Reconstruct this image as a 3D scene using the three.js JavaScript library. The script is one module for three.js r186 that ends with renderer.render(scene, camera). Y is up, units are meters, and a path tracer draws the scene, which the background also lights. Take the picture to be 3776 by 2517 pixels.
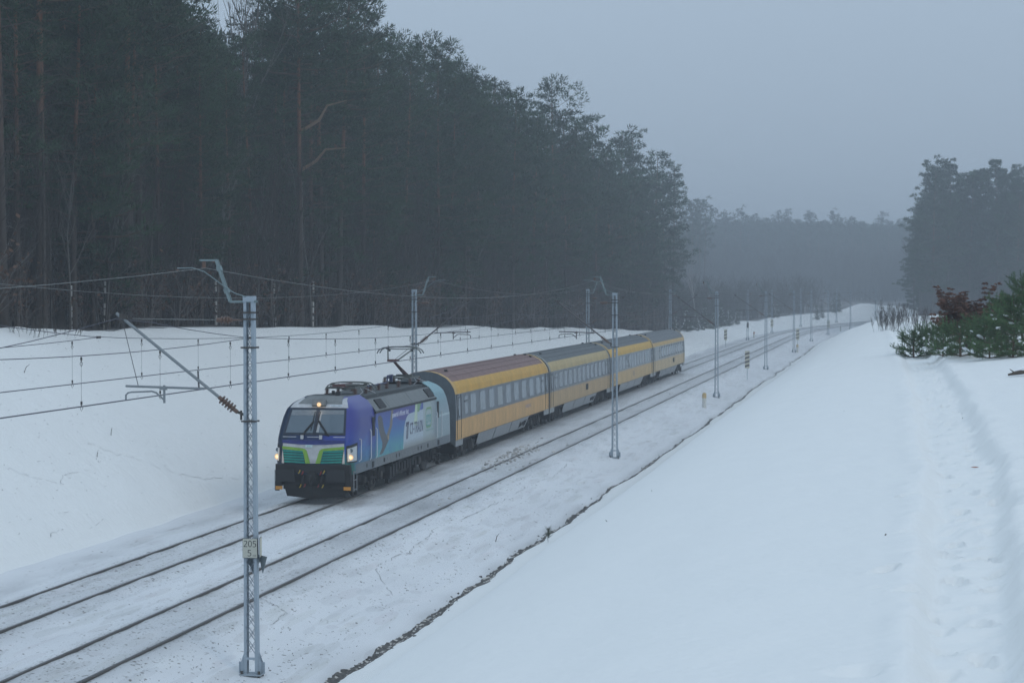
import * as THREE from 'three';

// ---------- camera, sky, sun, haze, exposure ----------
const scene = new THREE.Scene();
const renderer = new THREE.WebGLRenderer({ antialias: true });
renderer.toneMapping = THREE.LinearToneMapping;
renderer.toneMappingExposure = 1.0;
renderer.shadowMap.enabled = true;
const EYE = 7.57;                                   // eye height above the rails
const YAW = Math.atan(1412 / 8020), PITCH = Math.atan(190.5 / 8020);
const camera = new THREE.PerspectiveCamera(17.83, 3776 / 2517, 0.5, 4000);
camera.position.set(0, EYE, 0);
camera.rotation.order = 'YXZ';
camera.rotation.set(-PITCH, YAW, 0);
scene.add(camera);
{
  const w = 64, h = 64, data = new Float32Array(w * h * 4);
  for (let j = 0; j < h; j++) {
    const s = Math.max(0, Math.sin(((j + 0.5) / h - 0.5) * Math.PI));
    const L = 0.462 + 0.415 * Math.pow(s, 0.75);      // overcast: the zenith about twice the horizon
    for (let i = 0; i < w; i++) { const v = 1 + 0.05 * Math.sin(i / w * 6.283 * 3 + j * 0.5) * Math.sin(j * 0.31 + 1) + 0.03 * Math.sin(i / w * 6.283 * 7 + j * 0.9); data.set([v * L * 0.79, v * L * 1.0, v * L * 1.24, 1], (j * w + i) * 4); }
  }
  const sky = new THREE.DataTexture(data, w, h, THREE.RGBAFormat, THREE.FloatType);
  sky.mapping = THREE.EquirectangularReflectionMapping;
  sky.magFilter = THREE.LinearFilter; sky.minFilter = THREE.LinearFilter;
  sky.wrapS = THREE.RepeatWrapping;
  sky.needsUpdate = true;
  scene.background = sky;
  scene.environment = sky;
}
const sun = new THREE.DirectionalLight(0xfff4e6, 0.45);
sun.position.set(110, 130, 20); sun.target.position.set(-20, 0, -110);
sun.castShadow = true; sun.shadow.radius = 40; sun.shadow.mapSize.set(2048, 2048);
Object.assign(sun.shadow.camera, { left: -200, right: 200, top: 250, bottom: -250, near: 1, far: 600 });
scene.add(sun, sun.target);
scene.fog = new THREE.FogExp2(new THREE.Color().setRGB(0.86, 0.93, 1.0), 0.00132);

// ---------- small helpers ----------
function rand(seed) { let a = seed >>> 0; return () => { a = (a + 0x6d2b79f5) | 0; let t = Math.imul(a ^ (a >>> 15), 1 | a); t = (t + Math.imul(t ^ (t >>> 7), 61 | t)) ^ t; return ((t ^ (t >>> 14)) >>> 0) / 4294967296; }; }
const hash2 = (x, y) => { let h = Math.imul(x | 0, 374761393) ^ Math.imul(y | 0, 668265263); h = Math.imul(h ^ (h >>> 13), 1274126177); return ((h ^ (h >>> 16)) >>> 0) / 4294967296; };
function vnoise(x, y) { const xi = Math.floor(x), yi = Math.floor(y), fx = x - xi, fy = y - yi, a = fx * fx * (3 - 2 * fx), b = fy * fy * (3 - 2 * fy); const p = hash2(xi, yi), q = hash2(xi + 1, yi), r = hash2(xi, yi + 1), s = hash2(xi + 1, yi + 1); return (p + (q - p) * a + (r - p + (p - q - r + s) * a) * b) * 2 - 1; }
function fbm(x, y, n = 3) { let v = 0, a = 1, t = 0; for (let i = 0; i < n; i++) { v += a * vnoise(x, y); t += a; a *= 0.5; x = x * 2.03 + 17.1; y = y * 2.03 + 5.7; } return v / t; }
const clamp = (x, a, b) => Math.min(b, Math.max(a, x)), lerp = (a, b, t) => a + (b - a) * t;
const sstep = (a, b, x) => { const t = clamp((x - a) / (b - a), 0, 1); return t * t * (3 - 2 * t); };
function table(t) { return (x) => { if (x <= t[0][0]) return t[0][1]; for (let i = 1; i < t.length; i++) if (x <= t[i][0]) return lerp(t[i - 1][1], t[i][1], (x - t[i - 1][0]) / (t[i][0] - t[i - 1][0])); return t[t.length - 1][1]; }; }
const V = (x, y, z) => new THREE.Vector3(x, y, z);
const rgb = (r, g, b) => new THREE.Color().setRGB(r, g, b);
const usedNames = {};
function numbered(n) { const k = usedNames[n] = (usedNames[n] ?? -1) + 1; return k ? n + '_' + String(k).padStart(3, '0') : n; }
function tag(o, label, category, group, kind) { if (label) o.userData.label = label; if (category) o.userData.category = category; if (group) o.userData.group = group; if (kind) o.userData.kind = kind; return o; }
function thing(name, label, category, pos = [0, 0, 0], turn = 0, group) { const o = new THREE.Group(); o.name = numbered(name); o.position.set(...pos); o.rotation.y = turn; scene.add(o); return tag(o, label, category, group); }
function shade(o) { o.castShadow = true; o.receiveShadow = true; return o; }
function put(name, geo, m, parent) { const o = shade(new THREE.Mesh(geo, m)); o.name = parent ? name : numbered(name); (parent ?? scene).add(o); return o; }
function copyOf(proto, pos, turn, label, category, group, scale = 1) { const o = proto.clone(); o.userData = {}; o.name = numbered(proto.name); o.position.set(...pos); o.rotation.y = turn; o.scale.setScalar(scale); scene.add(o); return tag(o, label, category, group); }

// collects triangles and builds one named mesh
class MB {
  constructor() { this.p = []; this.n = []; this.t = []; this.c = []; this.col = [1, 1, 1]; }
  v(p, n, u, w, c) { this.p.push(p.x, p.y, p.z); this.n.push(n.x, n.y, n.z); this.t.push(u, w); const k = c ?? this.col; this.c.push(k[0], k[1], k[2]); }
  tri(a, b, c, col) { const n = V().subVectors(b, a).cross(V().subVectors(c, a)).normalize(); this.v(a, n, a.x + a.z, a.y, col); this.v(b, n, b.x + b.z, b.y, col); this.v(c, n, c.x + c.z, c.y, col); return this; }
  quad(a, b, c, d, col) { const n = V().subVectors(b, a).cross(V().subVectors(d, a)).normalize(); const w = a.distanceTo(b), h = a.distanceTo(d); const q = [[a, 0, 0], [b, w, 0], [c, w, h], [d, 0, h]]; for (const i of [0, 1, 2, 0, 2, 3]) this.v(q[i][0], n, q[i][1], q[i][2], col); return this; }
  hexa(k) { const f = [[0, 1, 2, 3], [5, 4, 7, 6], [4, 0, 3, 7], [1, 5, 6, 2], [3, 2, 6, 7], [4, 5, 1, 0]]; for (const q of f) this.quad(k[q[0]], k[q[1]], k[q[2]], k[q[3]]); return this; }
  box(cx, cy, cz, w, h, d, rx = 0, ry = 0, rz = 0) {
    const e = new THREE.Euler(rx, ry, rz), k = [];
    for (const [x, y, z] of [[-1, -1, 1], [1, -1, 1], [1, 1, 1], [-1, 1, 1], [-1, -1, -1], [1, -1, -1], [1, 1, -1], [-1, 1, -1]]) k.push(V(x * w / 2, y * h / 2, z * d / 2).applyEuler(e).add(V(cx, cy, cz)));
    return this.hexa(k);
  }
  bar(a, b, w, h = w) {                                // a rectangular beam from a to b
    const d = V().subVectors(b, a).normalize(), s = (Math.abs(d.y) > 0.9 ? V(1, 0, 0) : V(0, 1, 0)).cross(d).normalize(), u = V().crossVectors(d, s), k = [];
    for (const p of [b, a]) for (const [x, y] of [[-1, -1], [1, -1], [1, 1], [-1, 1]]) k.push(p.clone().addScaledVector(s, x * w / 2).addScaledVector(u, y * h / 2));
    return this.hexa(k);
  }
  tube(pts, radii, sides = 6, col, caps = true) {
    const R = (i) => (Array.isArray(radii) ? radii[i] : radii), C = (i) => (typeof col === 'function' ? col(i / (pts.length - 1)) : col), rings = [];
    let s = null, len = 0;
    for (let i = 0; i < pts.length; i++) {
      const d = V().subVectors(pts[Math.min(i + 1, pts.length - 1)], pts[Math.max(i - 1, 0)]).normalize();
      if (!s) s = (Math.abs(d.y) > 0.9 ? V(1, 0, 0) : V(0, 1, 0)).cross(d).normalize(); else s.addScaledVector(d, -s.dot(d)).normalize();
      const u = V().crossVectors(d, s), r = [];
      if (i) len += pts[i].distanceTo(pts[i - 1]);
      for (let k = 0; k <= sides; k++) { const a = k / sides * Math.PI * 2, n = s.clone().multiplyScalar(Math.cos(a)).addScaledVector(u, Math.sin(a)); r.push([pts[i].clone().addScaledVector(n, R(i)), n, k / sides * R(0) * 6.28, len]); }
      rings.push(r);
    }
    for (let i = 0; i + 1 < rings.length; i++) for (let k = 0; k < sides; k++) { const a = rings[i][k], b = rings[i][k + 1], c = rings[i + 1][k + 1], d = rings[i + 1][k]; for (const q of [[a, i], [b, i], [c, i + 1], [a, i], [c, i + 1], [d, i + 1]]) this.v(q[0][0], q[0][1], q[0][2], q[0][3], C(q[1])); }
    if (caps) for (const e of [0, pts.length - 1]) for (let k = 1; k + 1 < sides; k++) this.tri(rings[e][0][0], rings[e][e ? k : k + 1][0], rings[e][e ? k + 1 : k][0], C(e));
    return this;
  }
  cyl(a, b, r, sides = 10, r2 = r) { return this.tube([a, b], [r, r2], sides); }
  geo(colored = true) {
    const g = new THREE.BufferGeometry();
    g.setAttribute('position', new THREE.Float32BufferAttribute(this.p, 3)); g.setAttribute('normal', new THREE.Float32BufferAttribute(this.n, 3)); g.setAttribute('uv', new THREE.Float32BufferAttribute(this.t, 2));
    if (colored) g.setAttribute('color', new THREE.Float32BufferAttribute(this.c, 3));
    return g;
  }
  build(name, m, parent) { return put(name, this.geo(!!m.vertexColors), m, parent); }
}
function canvasTex(w, h, draw, srgb = true, repeat = false) {
  const c = document.createElement('canvas'); c.width = w; c.height = h; draw(c.getContext('2d'), w, h);
  const t = new THREE.CanvasTexture(c); if (srgb) t.colorSpace = THREE.SRGBColorSpace;
  if (repeat) t.wrapS = t.wrapT = THREE.RepeatWrapping;
  t.magFilter = THREE.LinearFilter; return t;
}
// a tiling noise texture around 1 (grime, grain) or for bumps
function noiseTex(n, seed, fn, srgb = false) {
  const d = new Uint8Array(n * n * 4);
  for (let y = 0; y < n; y++) for (let x = 0; x < n; x++) { const c = fn(x / n, y / n), k = (y * n + x) * 4; for (let i = 0; i < 3; i++) d[k + i] = clamp((Array.isArray(c) ? c[i] : c) * 255, 0, 255); d[k + 3] = 255; }
  const t = new THREE.DataTexture(d, n, n); t.wrapS = t.wrapT = THREE.RepeatWrapping; t.magFilter = THREE.LinearFilter; if (srgb) t.colorSpace = THREE.SRGBColorSpace; t.needsUpdate = true; return t;
}
// value noise that tiles with period p
function tnoise(x, y, p, seed) { const xi = Math.floor(x), yi = Math.floor(y), fx = x - xi, fy = y - yi, a = fx * fx * (3 - 2 * fx), b = fy * fy * (3 - 2 * fy), w = (k) => ((k % p) + p) % p, h = (i, j) => hash2(w(i) + seed * 131, w(j) + seed * 57); return lerp(lerp(h(xi, yi), h(xi + 1, yi), a), lerp(h(xi, yi + 1), h(xi + 1, yi + 1), a), b); }
const tfbm = (x, y, f, seed) => (tnoise(x * f, y * f, f, seed) + 0.5 * tnoise(x * f * 2, y * f * 2, f * 2, seed + 1) + 0.25 * tnoise(x * f * 4, y * f * 4, f * 4, seed + 2) + 0.125 * tnoise(x * f * 8, y * f * 8, f * 8, seed + 3)) / 1.875;
const std = (r, g, b, rough = 0.8, more = {}) => new THREE.MeshStandardMaterial({ color: rgb(r, g, b), roughness: rough, ...more });
// ---------- where things stand: u metres along the line, W metres to its left ----------
const U0 = 352, RAD = 1100, MID = 18.3, XC = RAD - MID;
function at(u, W, y = 0) { if (u <= U0) return V(-W, y, -u); const a = (u - U0) / RAD, r = XC + W; return V(XC - r * Math.cos(a), y, -(U0 + r * Math.sin(a))); }
const heading = (u) => (u <= U0 ? 0 : -(u - U0) / RAD);
function where(x, z) { if (-z <= U0) return [-z, -x]; const a = Math.atan2(-z - U0, XC - x), r = Math.hypot(-z - U0, XC - x); return [U0 + a * RAD, r - XC]; }

const leftCrest = table([[-60, 6.6], [84, 6.0], [180, 4.45], [277, 2.5], [345, 0.7], [430, 0.5], [485, 1.5], [552, 1.5], [590, 3.6], [640, 2.6], [900, 3.2]]);
const rightK = table([[147, 1], [412, 0.5], [700, 0.45]]);
function smoothLut(t, w0, w1, sigma) {
  const f = table(t), n = Math.round((w1 - w0) / 0.05), a = new Float32Array(n + 1), k = Math.round(sigma / 0.05);
  for (let i = 0; i <= n; i++) { let s = 0, q = 0; for (let j = -2 * k; j <= 2 * k; j++) { const g = Math.exp(-0.5 * (j / k) ** 2); s += g * f(w0 + (i + j) * 0.05); q += g; } a[i] = s / q; }
  return (w) => { const x = clamp((w - w0) / 0.05, 0, n - 0.001), i = Math.floor(x); return lerp(a[i], a[i + 1], x - i); };
}
const rightLut = smoothLut([[-120, 0.2], [-40, 0.8], [-10, 1.3], [-4, 1.6], [-1.5, 1.85], [0.2, 2.0], [1.5, 2.2], [3, 2.65], [4.5, 3.4], [5.5, 4.2], [7, 5.6], [9, 7.2], [10.4, 8.05], [11.2, 8.38], [11.8, 8.42], [14, 8.2]], -120, 12.5, 0.35);
const bedLut = smoothLut([[11, -0.86], [11.8, -0.85], [12.2, -0.78], [13.45, -0.62], [14.3, -0.4], [14.9, -0.17], [15.4, -0.1], [17.1, -0.08], [18.3, -0.15], [19.5, -0.09], [21.2, -0.08], [21.8, -0.14], [22.6, -0.4], [23.4, -0.52], [24.4, -0.5], [25, -0.35], [26, 0]], 11, 26, 0.12);
const ditchW = (u) => 11.72 + 0.16 * vnoise(u * 0.13, 3.1) + 0.10 * vnoise(u * 0.5, 7.7) + 0.05 * vnoise(u * 1.7, 1.2);
const ditchHalf = (u) => Math.max(0.035, 0.105 + 0.05 * (1 - sstep(42, 80, u)) + 0.05 * vnoise(u * 0.42, 6.6) + 0.05 * vnoise(u * 0.21, 9.4) + 0.03 * vnoise(u * 0.9, 4.4) + 0.015 * vnoise(u * 2.9, 1.4));
const pathW = (u) => table([[0, -0.3], [12, -0.38], [24, -0.78], [54, -0.8], [75, -0.6], [120, -0.2], [200, 1.5]])(u) + 0.05 * vnoise(u * 0.5, 2.2);
const pathHalf = table([[0, 0.28], [12, 0.3], [24, 0.42], [54, 0.5], [200, 0.5]]);
const prints = [];
{ const r = rand(77); for (let u = 7; u < 62; u += 0.33 + 0.1 * r()) { const s = prints.length % 2 ? 1 : -1; prints.push([u + 0.1 * r(), pathW(u) + s * (0.06 + 0.2 * r()), 0.14 + 0.04 * r(), 0.055, 0.025 + 0.055 * r(), (r() - 0.5) * 0.9]); }
  for (let i = 0; i < 60; i++) { const u = 8 + 45 * r() * r(); prints.push([u, pathW(u) + (r() - 0.5) * 1.3, 0.05 + 0.15 * r(), 0.04 + 0.06 * r(), 0.02 + 0.04 * r(), (r() - 0.5) * 2]); } }
function ground(u, W) {
  if (W <= 12.2) {
    const k = rightK(u), y0 = EYE - rightLut(Math.max(-120, W));
    let y = -0.85 + (y0 + 0.85) * k;
    const flat = sstep(11.5, 9.5, W);
    y += flat * 0.011 * vnoise((u + W) * 1.3, (W - u * 0.35) * 3.2) + flat * (0.05 * fbm(u * 0.16, W * 0.16 + 40, 2) + 0.012 * fbm(u * 1.1, W * 1.1 + 9, 2)) + sstep(3, -4, W) * 0.10 * fbm(u * 0.3, W * 0.3, 3) + (u > 55 && u < 84 && W < 0 ? 0.28 * sstep(-0.9, -1.9, W) * sstep(56, 60, u) * sstep(82, 74, u) * Math.max(0, vnoise(u * 1.2, W * 1.6)) : 0);
    if (u < 260 && W > -4 && W < 4) {
      const e = (W - pathW(u)) / pathHalf(u), a = Math.abs(e), lumps = 0.03 * vnoise(u * 2.3, W * 3.1) + 0.02 * vnoise(u * 6, W * 6);
      const fade = 1 - sstep(70, 240, u);
      y += fade * (-0.14 * (1 - sstep(0.6, 1.15, a)) + 0.018 * Math.exp(-(((a - 1.35) / 0.3) ** 2)) + lumps * (1 - sstep(0.9, 1.9, a)) + 0.02 * vnoise(u * 3, e * 2) * Math.exp(-(((a - 1) / 0.35) ** 2)));
      if (u < 64 && a < 3) for (const p of prints) { const du = u - p[0]; if (Math.abs(du) > 0.4) continue; const dw = W - p[1], c = Math.cos(p[5]), s = Math.sin(p[5]), x = (du * c + dw * s) / p[2], z = (-du * s + dw * c) / p[3], q = x * x + z * z; if (q < 4) y -= p[4] * Math.exp(-q * q) - p[4] * 0.25 * Math.exp(-((Math.sqrt(q) - 1.35) ** 2) * 8); }
    }
    const d = (W - ditchW(u)) / (ditchHalf(u) + 0.05);
    if (Math.abs(d) < 4) y += -0.09 * Math.exp(-d * d);
    if (W > 11.6) y = lerp(y, bedHeight(u, W), sstep(11.7, 12.2, W));
    return y;
  }
  if (W < 24.9) return bedHeight(u, W);
  return lerp(bedHeight(u, Math.min(W, 25.5)), bankHeight(u, W), sstep(24.2, 25.6, W));
}
function bankHeight(u, W) {
  const c = leftCrest(u), t = (W - 24.5) / 10.2;
  let y = t < 1 ? -0.5 + (c + 0.5) * (t < 0 ? t : t * (1.18 - 0.18 * t * t * t)) : c + 0.02 * (W - 34.7);
  const m = sstep(0, 0.15, t);
  y += m * (0.12 * fbm(u * 0.12, W * 0.2, 2) + 0.075 * fbm(u * 0.8, W * 0.7, 3) + 0.06 * vnoise((u - W * 0.8) * 0.9, W * 0.28 + u * 0.1) + 0.04 * vnoise((u - W * 0.7) * 2.4, W * 0.5)) + sstep(0.8, 1.1, t) * (0.22 * fbm(u * 0.055, 5.5, 2) + (u > 240 ? 0.5 * sstep(240, 340, u) * fbm(u * 0.045, W * 0.03, 2) : 0));
  return y;
}
function bedHeight(u, W) {
  let y = bedLut(W);
  const r = Math.min(Math.abs(W - 15.51), Math.abs(W - 17.01), Math.abs(W - 19.57), Math.abs(W - 21.07));
  y += 0.035 * fbm(u * 0.7, W * 1.3, 3) + (W > 14.8 && W < 21.8 ? 0.02 * vnoise(u * 1.7, W * 4) : 0) + (W < 15 || W > 22 ? 0.05 * fbm(u * 0.35, W * 0.5 + 4, 2) : 0);
  if (r < 0.4) y = lerp(Math.min(y, -0.035), -0.052 + 0.022 * vnoise(u * 0.9, W * 0.7) + 0.012 * vnoise(u * 4, W * 3), 1 - sstep(0.15, 0.4, r));
  const d = (W - ditchW(u)) / (ditchHalf(u) + 0.05);
  if (d < 4) y += -0.09 * Math.exp(-d * d);
  return y;
}
// the point of the ground seen at a pixel of the 3776 x 2517 photograph, as [u, W, y]
function pick(px, py) {
  const d = V((px - 1888) / 8020, -(py - 1258.5) / 8020, -1).applyEuler(camera.rotation), p = camera.position.clone();
  for (let s = 4; s < 900; s += Math.max(0.05, s * 0.002)) { p.copy(camera.position).addScaledVector(d, s); const [u, W] = where(p.x, p.z); if (p.y < ground(u, W)) return [u, W, ground(u, W)]; }
  return [600, 0, 0];
}
function stand(u, W, dy = 0) { const p = at(u, W, ground(u, W) + dy); return [p.x, p.y, p.z]; }

// ---------- ground sheets ----------
const rowsAll = []; { for (let u = -60; u < 6; u += 6) rowsAll.push(u); for (let u = 6; u < 720; u += clamp(u * u / 6000, 0.05, 4)) rowsAll.push(u); for (let u = 720; u <= 1500; u += 40) rowsAll.push(u); }
const rowsFar = rowsAll.filter((u, i) => u > 24 || i % 12 === 0);
function columns(list) { const a = []; for (const [w0, w1, n] of list) for (let i = 0; i < n; i++) a.push(lerp(w0, w1, i / n)); a.push(list[list.length - 1][1]); return a; }
function sheet(name, rows, cols, m, uvOf, colorOf, warp = (u, W) => W) {
  const n = cols.length, P = new Float32Array(rows.length * n * 3), T = new Float32Array(rows.length * n * 2), C = colorOf ? new Float32Array(rows.length * n * 3) : null, I = new Uint32Array((rows.length - 1) * (n - 1) * 6);
  let k = 0, q = 0;
  for (let i = 0; i < rows.length; i++) for (let j = 0; j < n; j++, k++) {
    const u = rows[i], W = warp(u, cols[j]), y = ground(u, W), p = at(u, W, y);
    P[k * 3] = p.x; P[k * 3 + 1] = y; P[k * 3 + 2] = p.z;
    const t = uvOf(u, W); T[k * 2] = t[0]; T[k * 2 + 1] = t[1];
    if (C) C.set(colorOf(u, W), k * 3);
    if (i && j) { const a = k - n - 1, b = k - n, c = k, d = k - 1; I.set([a, d, b, b, d, c], q); q += 6; }
  }
  const g = new THREE.BufferGeometry();
  g.setAttribute('position', new THREE.BufferAttribute(P, 3)); g.setAttribute('uv', new THREE.BufferAttribute(T, 2)); if (C) g.setAttribute('color', new THREE.BufferAttribute(C, 3));
  g.setIndex(new THREE.BufferAttribute(I, 1)); g.computeVertexNormals();
  if (g.attributes.normal.getY(0) < 0) { for (let i = 0; i < I.length; i += 3) { const t = I[i]; I[i] = I[i + 1]; I[i + 1] = t; } g.computeVertexNormals(); }
  return tag(put(name, g, m), null, null, null, 'structure');
}
const snowBump = noiseTex(512, 1, (x, y) => 0.6 * tfbm(x, y, 8, 3) + 0.4 * tfbm(x, y, 32, 9));
const snowMat = new THREE.MeshPhysicalMaterial({ color: rgb(0.79, 0.795, 0.78), roughness: 0.75, specularIntensity: 0.25, bumpMap: snowBump, bumpScale: 0.02 });
const bankMat = snowMat.clone(); bankMat.bumpScale = 0.05;
const EDGE1 = (u) => 24.75 + 0.35 * fbm(u * 0.12, 2.5, 3), EDGE2 = (u) => 35.1 + 0.5 * fbm(u * 0.1, 8.5, 3);
const warpAll = (u, W) => W + (W < 13.5 ? (ditchW(u) - 11.72) * Math.exp(-(((W - 11.72) / 0.5) ** 2)) : 0) + (EDGE1(u) - 24.75) * Math.exp(-(((W - 24.75) / 0.6) ** 2)) + (EDGE2(u) - 35.1) * Math.exp(-(((W - 35.1) / 0.8) ** 2));
sheet('snow_field', rowsAll, columns([[-300, -60, 12], [-60, -12, 24], [-12, -2.4, 40], [-2.4, 0.9, 84], [0.9, 4.5, 30], [4.5, 10.4, 28], [10.4, 11.72, 18]]), snowMat, (u, W) => [u / 3, W / 3], null, warpAll);
// the trodden, sooty snow of the track bed
const dirt = canvasTex(2048, 1024, (g, w, h) => {
  const r = rand(5), U = w / 40, Wp = h / 12.5;                   // 40 m by 12.5 m
  g.fillStyle = 'rgb(231,233,236)'; g.fillRect(0, 0, w, h);
  const Y = (W) => h - (W - 12.2) * Wp;
  for (let i = 0; i < 900; i++) { const W = 12.4 + 12 * r(), k = r(); g.globalAlpha = 0.05 + 0.06 * r(); g.fillStyle = k < 0.5 ? '#8f8b86' : '#ffffff'; g.beginPath(); g.ellipse(r() * w, Y(W), 10 + 70 * r(), 3 + 14 * r(), 0, 0, 7); g.fill(); }
  for (let i = 0; i < 15000; i++) {
    const near = r() < 0.7, W = near ? [15.51, 17.01, 19.57, 21.07][Math.floor(r() * 4)] + (r() + r() + r() - 1.5) * 0.9 : 12.4 + 12 * r();
    const x = r() * w, y = Y(W), s = 0.5 + 2.6 * r() * r() * r();
    g.globalAlpha = 0.25 + 0.5 * r(); g.fillStyle = ['#4b443d', '#5c554e', '#38342f', '#6b655e'][Math.floor(r() * 4)];
    g.beginPath(); g.ellipse(x, y, s * (1 + 1.5 * r()), s, r() * 3, 0, 7); g.fill();
  }
  for (let i = 0; i < 420; i++) {                                 // twigs and cracks
    const W = 12.5 + 11.8 * r(); let x = r() * w, y = Y(W), a = r() * 6.3; g.globalAlpha = 0.3 + 0.4 * r(); g.strokeStyle = '#4a433c'; g.lineWidth = 0.5 + 0.7 * r(); g.beginPath(); g.moveTo(x, y);
    for (let k = 0; k < 4; k++) { a += (r() - 0.5) * 1.4; x += Math.cos(a) * 5 * r(); y += Math.sin(a) * 5 * r(); g.lineTo(x, y); } g.stroke();
  }
  g.globalAlpha = 1;
}, true, true);
const bedMat = new THREE.MeshStandardMaterial({ color: rgb(0.86, 0.86, 0.86), roughness: 0.9, map: dirt, vertexColors: true, bumpMap: snowBump, bumpScale: 0.015 });
function bedColor(u, W) {
  const t1 = Math.exp(-(((W - 20.32) / 1.25) ** 4)), t2 = Math.exp(-(((W - 16.26) / 1.1) ** 4)), n = fbm(u * 0.4, W * 0.8, 3), n2 = fbm(u * 0.09 + 30, W * 0.6, 2);
  let d = 0.14 * t1 + 0.15 * t2 + 0.07 * n + 0.05 * n2 + 0.03;
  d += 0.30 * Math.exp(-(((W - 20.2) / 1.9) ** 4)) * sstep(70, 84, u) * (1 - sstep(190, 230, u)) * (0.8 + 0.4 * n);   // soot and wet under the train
  d += 0.24 * Math.exp(-(((W - 23.9 - 0.5 * n2) / 0.55) ** 2)) * (0.7 + 0.9 * n);                                      // grey slush along the toe
  for (const R of [15.51, 17.01, 19.57, 21.07]) d += 0.17 * Math.exp(-(((W - R) / 0.34) ** 2)) * (0.7 + 0.8 * n);
  d += 0.22 * Math.exp(-(((W - ditchW(u) - 0.12) / 0.22) ** 2)) * (0.8 + 0.8 * n);
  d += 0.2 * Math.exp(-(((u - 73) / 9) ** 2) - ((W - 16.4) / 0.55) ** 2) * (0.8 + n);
  const k = 1 - clamp(d, 0, 0.7); return [k, k * 0.995, k * 0.985];
}
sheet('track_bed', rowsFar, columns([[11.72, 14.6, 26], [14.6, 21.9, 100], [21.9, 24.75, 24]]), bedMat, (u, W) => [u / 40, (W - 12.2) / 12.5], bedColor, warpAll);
sheet('snow_bank', rowsFar, columns([[24.75, 27, 16], [27, 35.1, 40]]), bankMat, (u, W) => [u / 3, W / 3], null, warpAll);
const litterMat = new THREE.MeshStandardMaterial({ color: rgb(1, 1, 1), roughness: 1, vertexColors: true, bumpMap: snowBump, bumpScale: 0.05 });
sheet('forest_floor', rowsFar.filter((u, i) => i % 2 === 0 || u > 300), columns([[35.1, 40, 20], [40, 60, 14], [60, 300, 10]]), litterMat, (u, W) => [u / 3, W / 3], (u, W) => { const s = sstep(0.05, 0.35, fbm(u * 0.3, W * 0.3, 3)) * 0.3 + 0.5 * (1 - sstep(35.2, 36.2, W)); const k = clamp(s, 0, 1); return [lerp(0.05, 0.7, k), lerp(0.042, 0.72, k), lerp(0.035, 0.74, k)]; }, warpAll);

// the bare dark gravel line of the drainage ditch
{
  const m = new THREE.MeshStandardMaterial({ color: rgb(1, 1, 1), roughness: 1, vertexColors: true }), rows = []; for (let u = 30; u < 330; u += clamp(u * u / 18000, 0.1, 1.2)) rows.push(u);
  const b = new MB(), n = 8, line = [];
  for (const u of rows) { const a = []; for (let j = 0; j <= n; j++) { const e = j / n * 2 - 1, hw = ditchHalf(u) * (1 + 0.16 * vnoise(u * 4, e > 0 ? 3 : 8)), W = ditchW(u) + e * hw + 0.03 * vnoise(u * 7, j), p = at(u, W, ground(u, W) + 0.012 + 0.01 * vnoise(u * 9, W * 30) - (Math.abs(e) === 1 ? 0.03 : 0)); const k = 0.05 + 0.06 * hash2(Math.round(u * 40), j) + (hash2(Math.round(u * 31), j + 9) > 0.82 ? 0.38 : 0); a.push([p, [k, k * 0.95, k * 0.88]]); } line.push(a); }
  for (let i = 1; i < line.length; i++) for (let j = 0; j < n; j++) b.quad(line[i - 1][j][0], line[i - 1][j + 1][0], line[i][j + 1][0], line[i][j][0], line[i][j][1]);
  tag(b.build('drainage_ditch', m), null, null, null, 'structure');
  const r = rand(31), s = new MB();                                // stones and clods that spill from it
  for (let i = 0; i < 260; i++) { const u = 32 + 110 * r() * r(), W = ditchW(u) + (r() + r() + r() - 1.5) * 0.24, h = 0.008 + 0.022 * r() * r(), p = at(u, W, ground(u, W)); const k = 0.05 + 0.1 * r(); s.col = [k, k * 0.95, k * 0.9]; s.box(p.x, p.y + h * 0.3, p.z, h * 2, h, h * 3, r(), r() * 3, r()); }
  tag(s.build('gravel_spill', m), 'dark stones and earth crumbs scattered along the bare ditch line', 'gravel', null, 'stuff');
}
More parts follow.
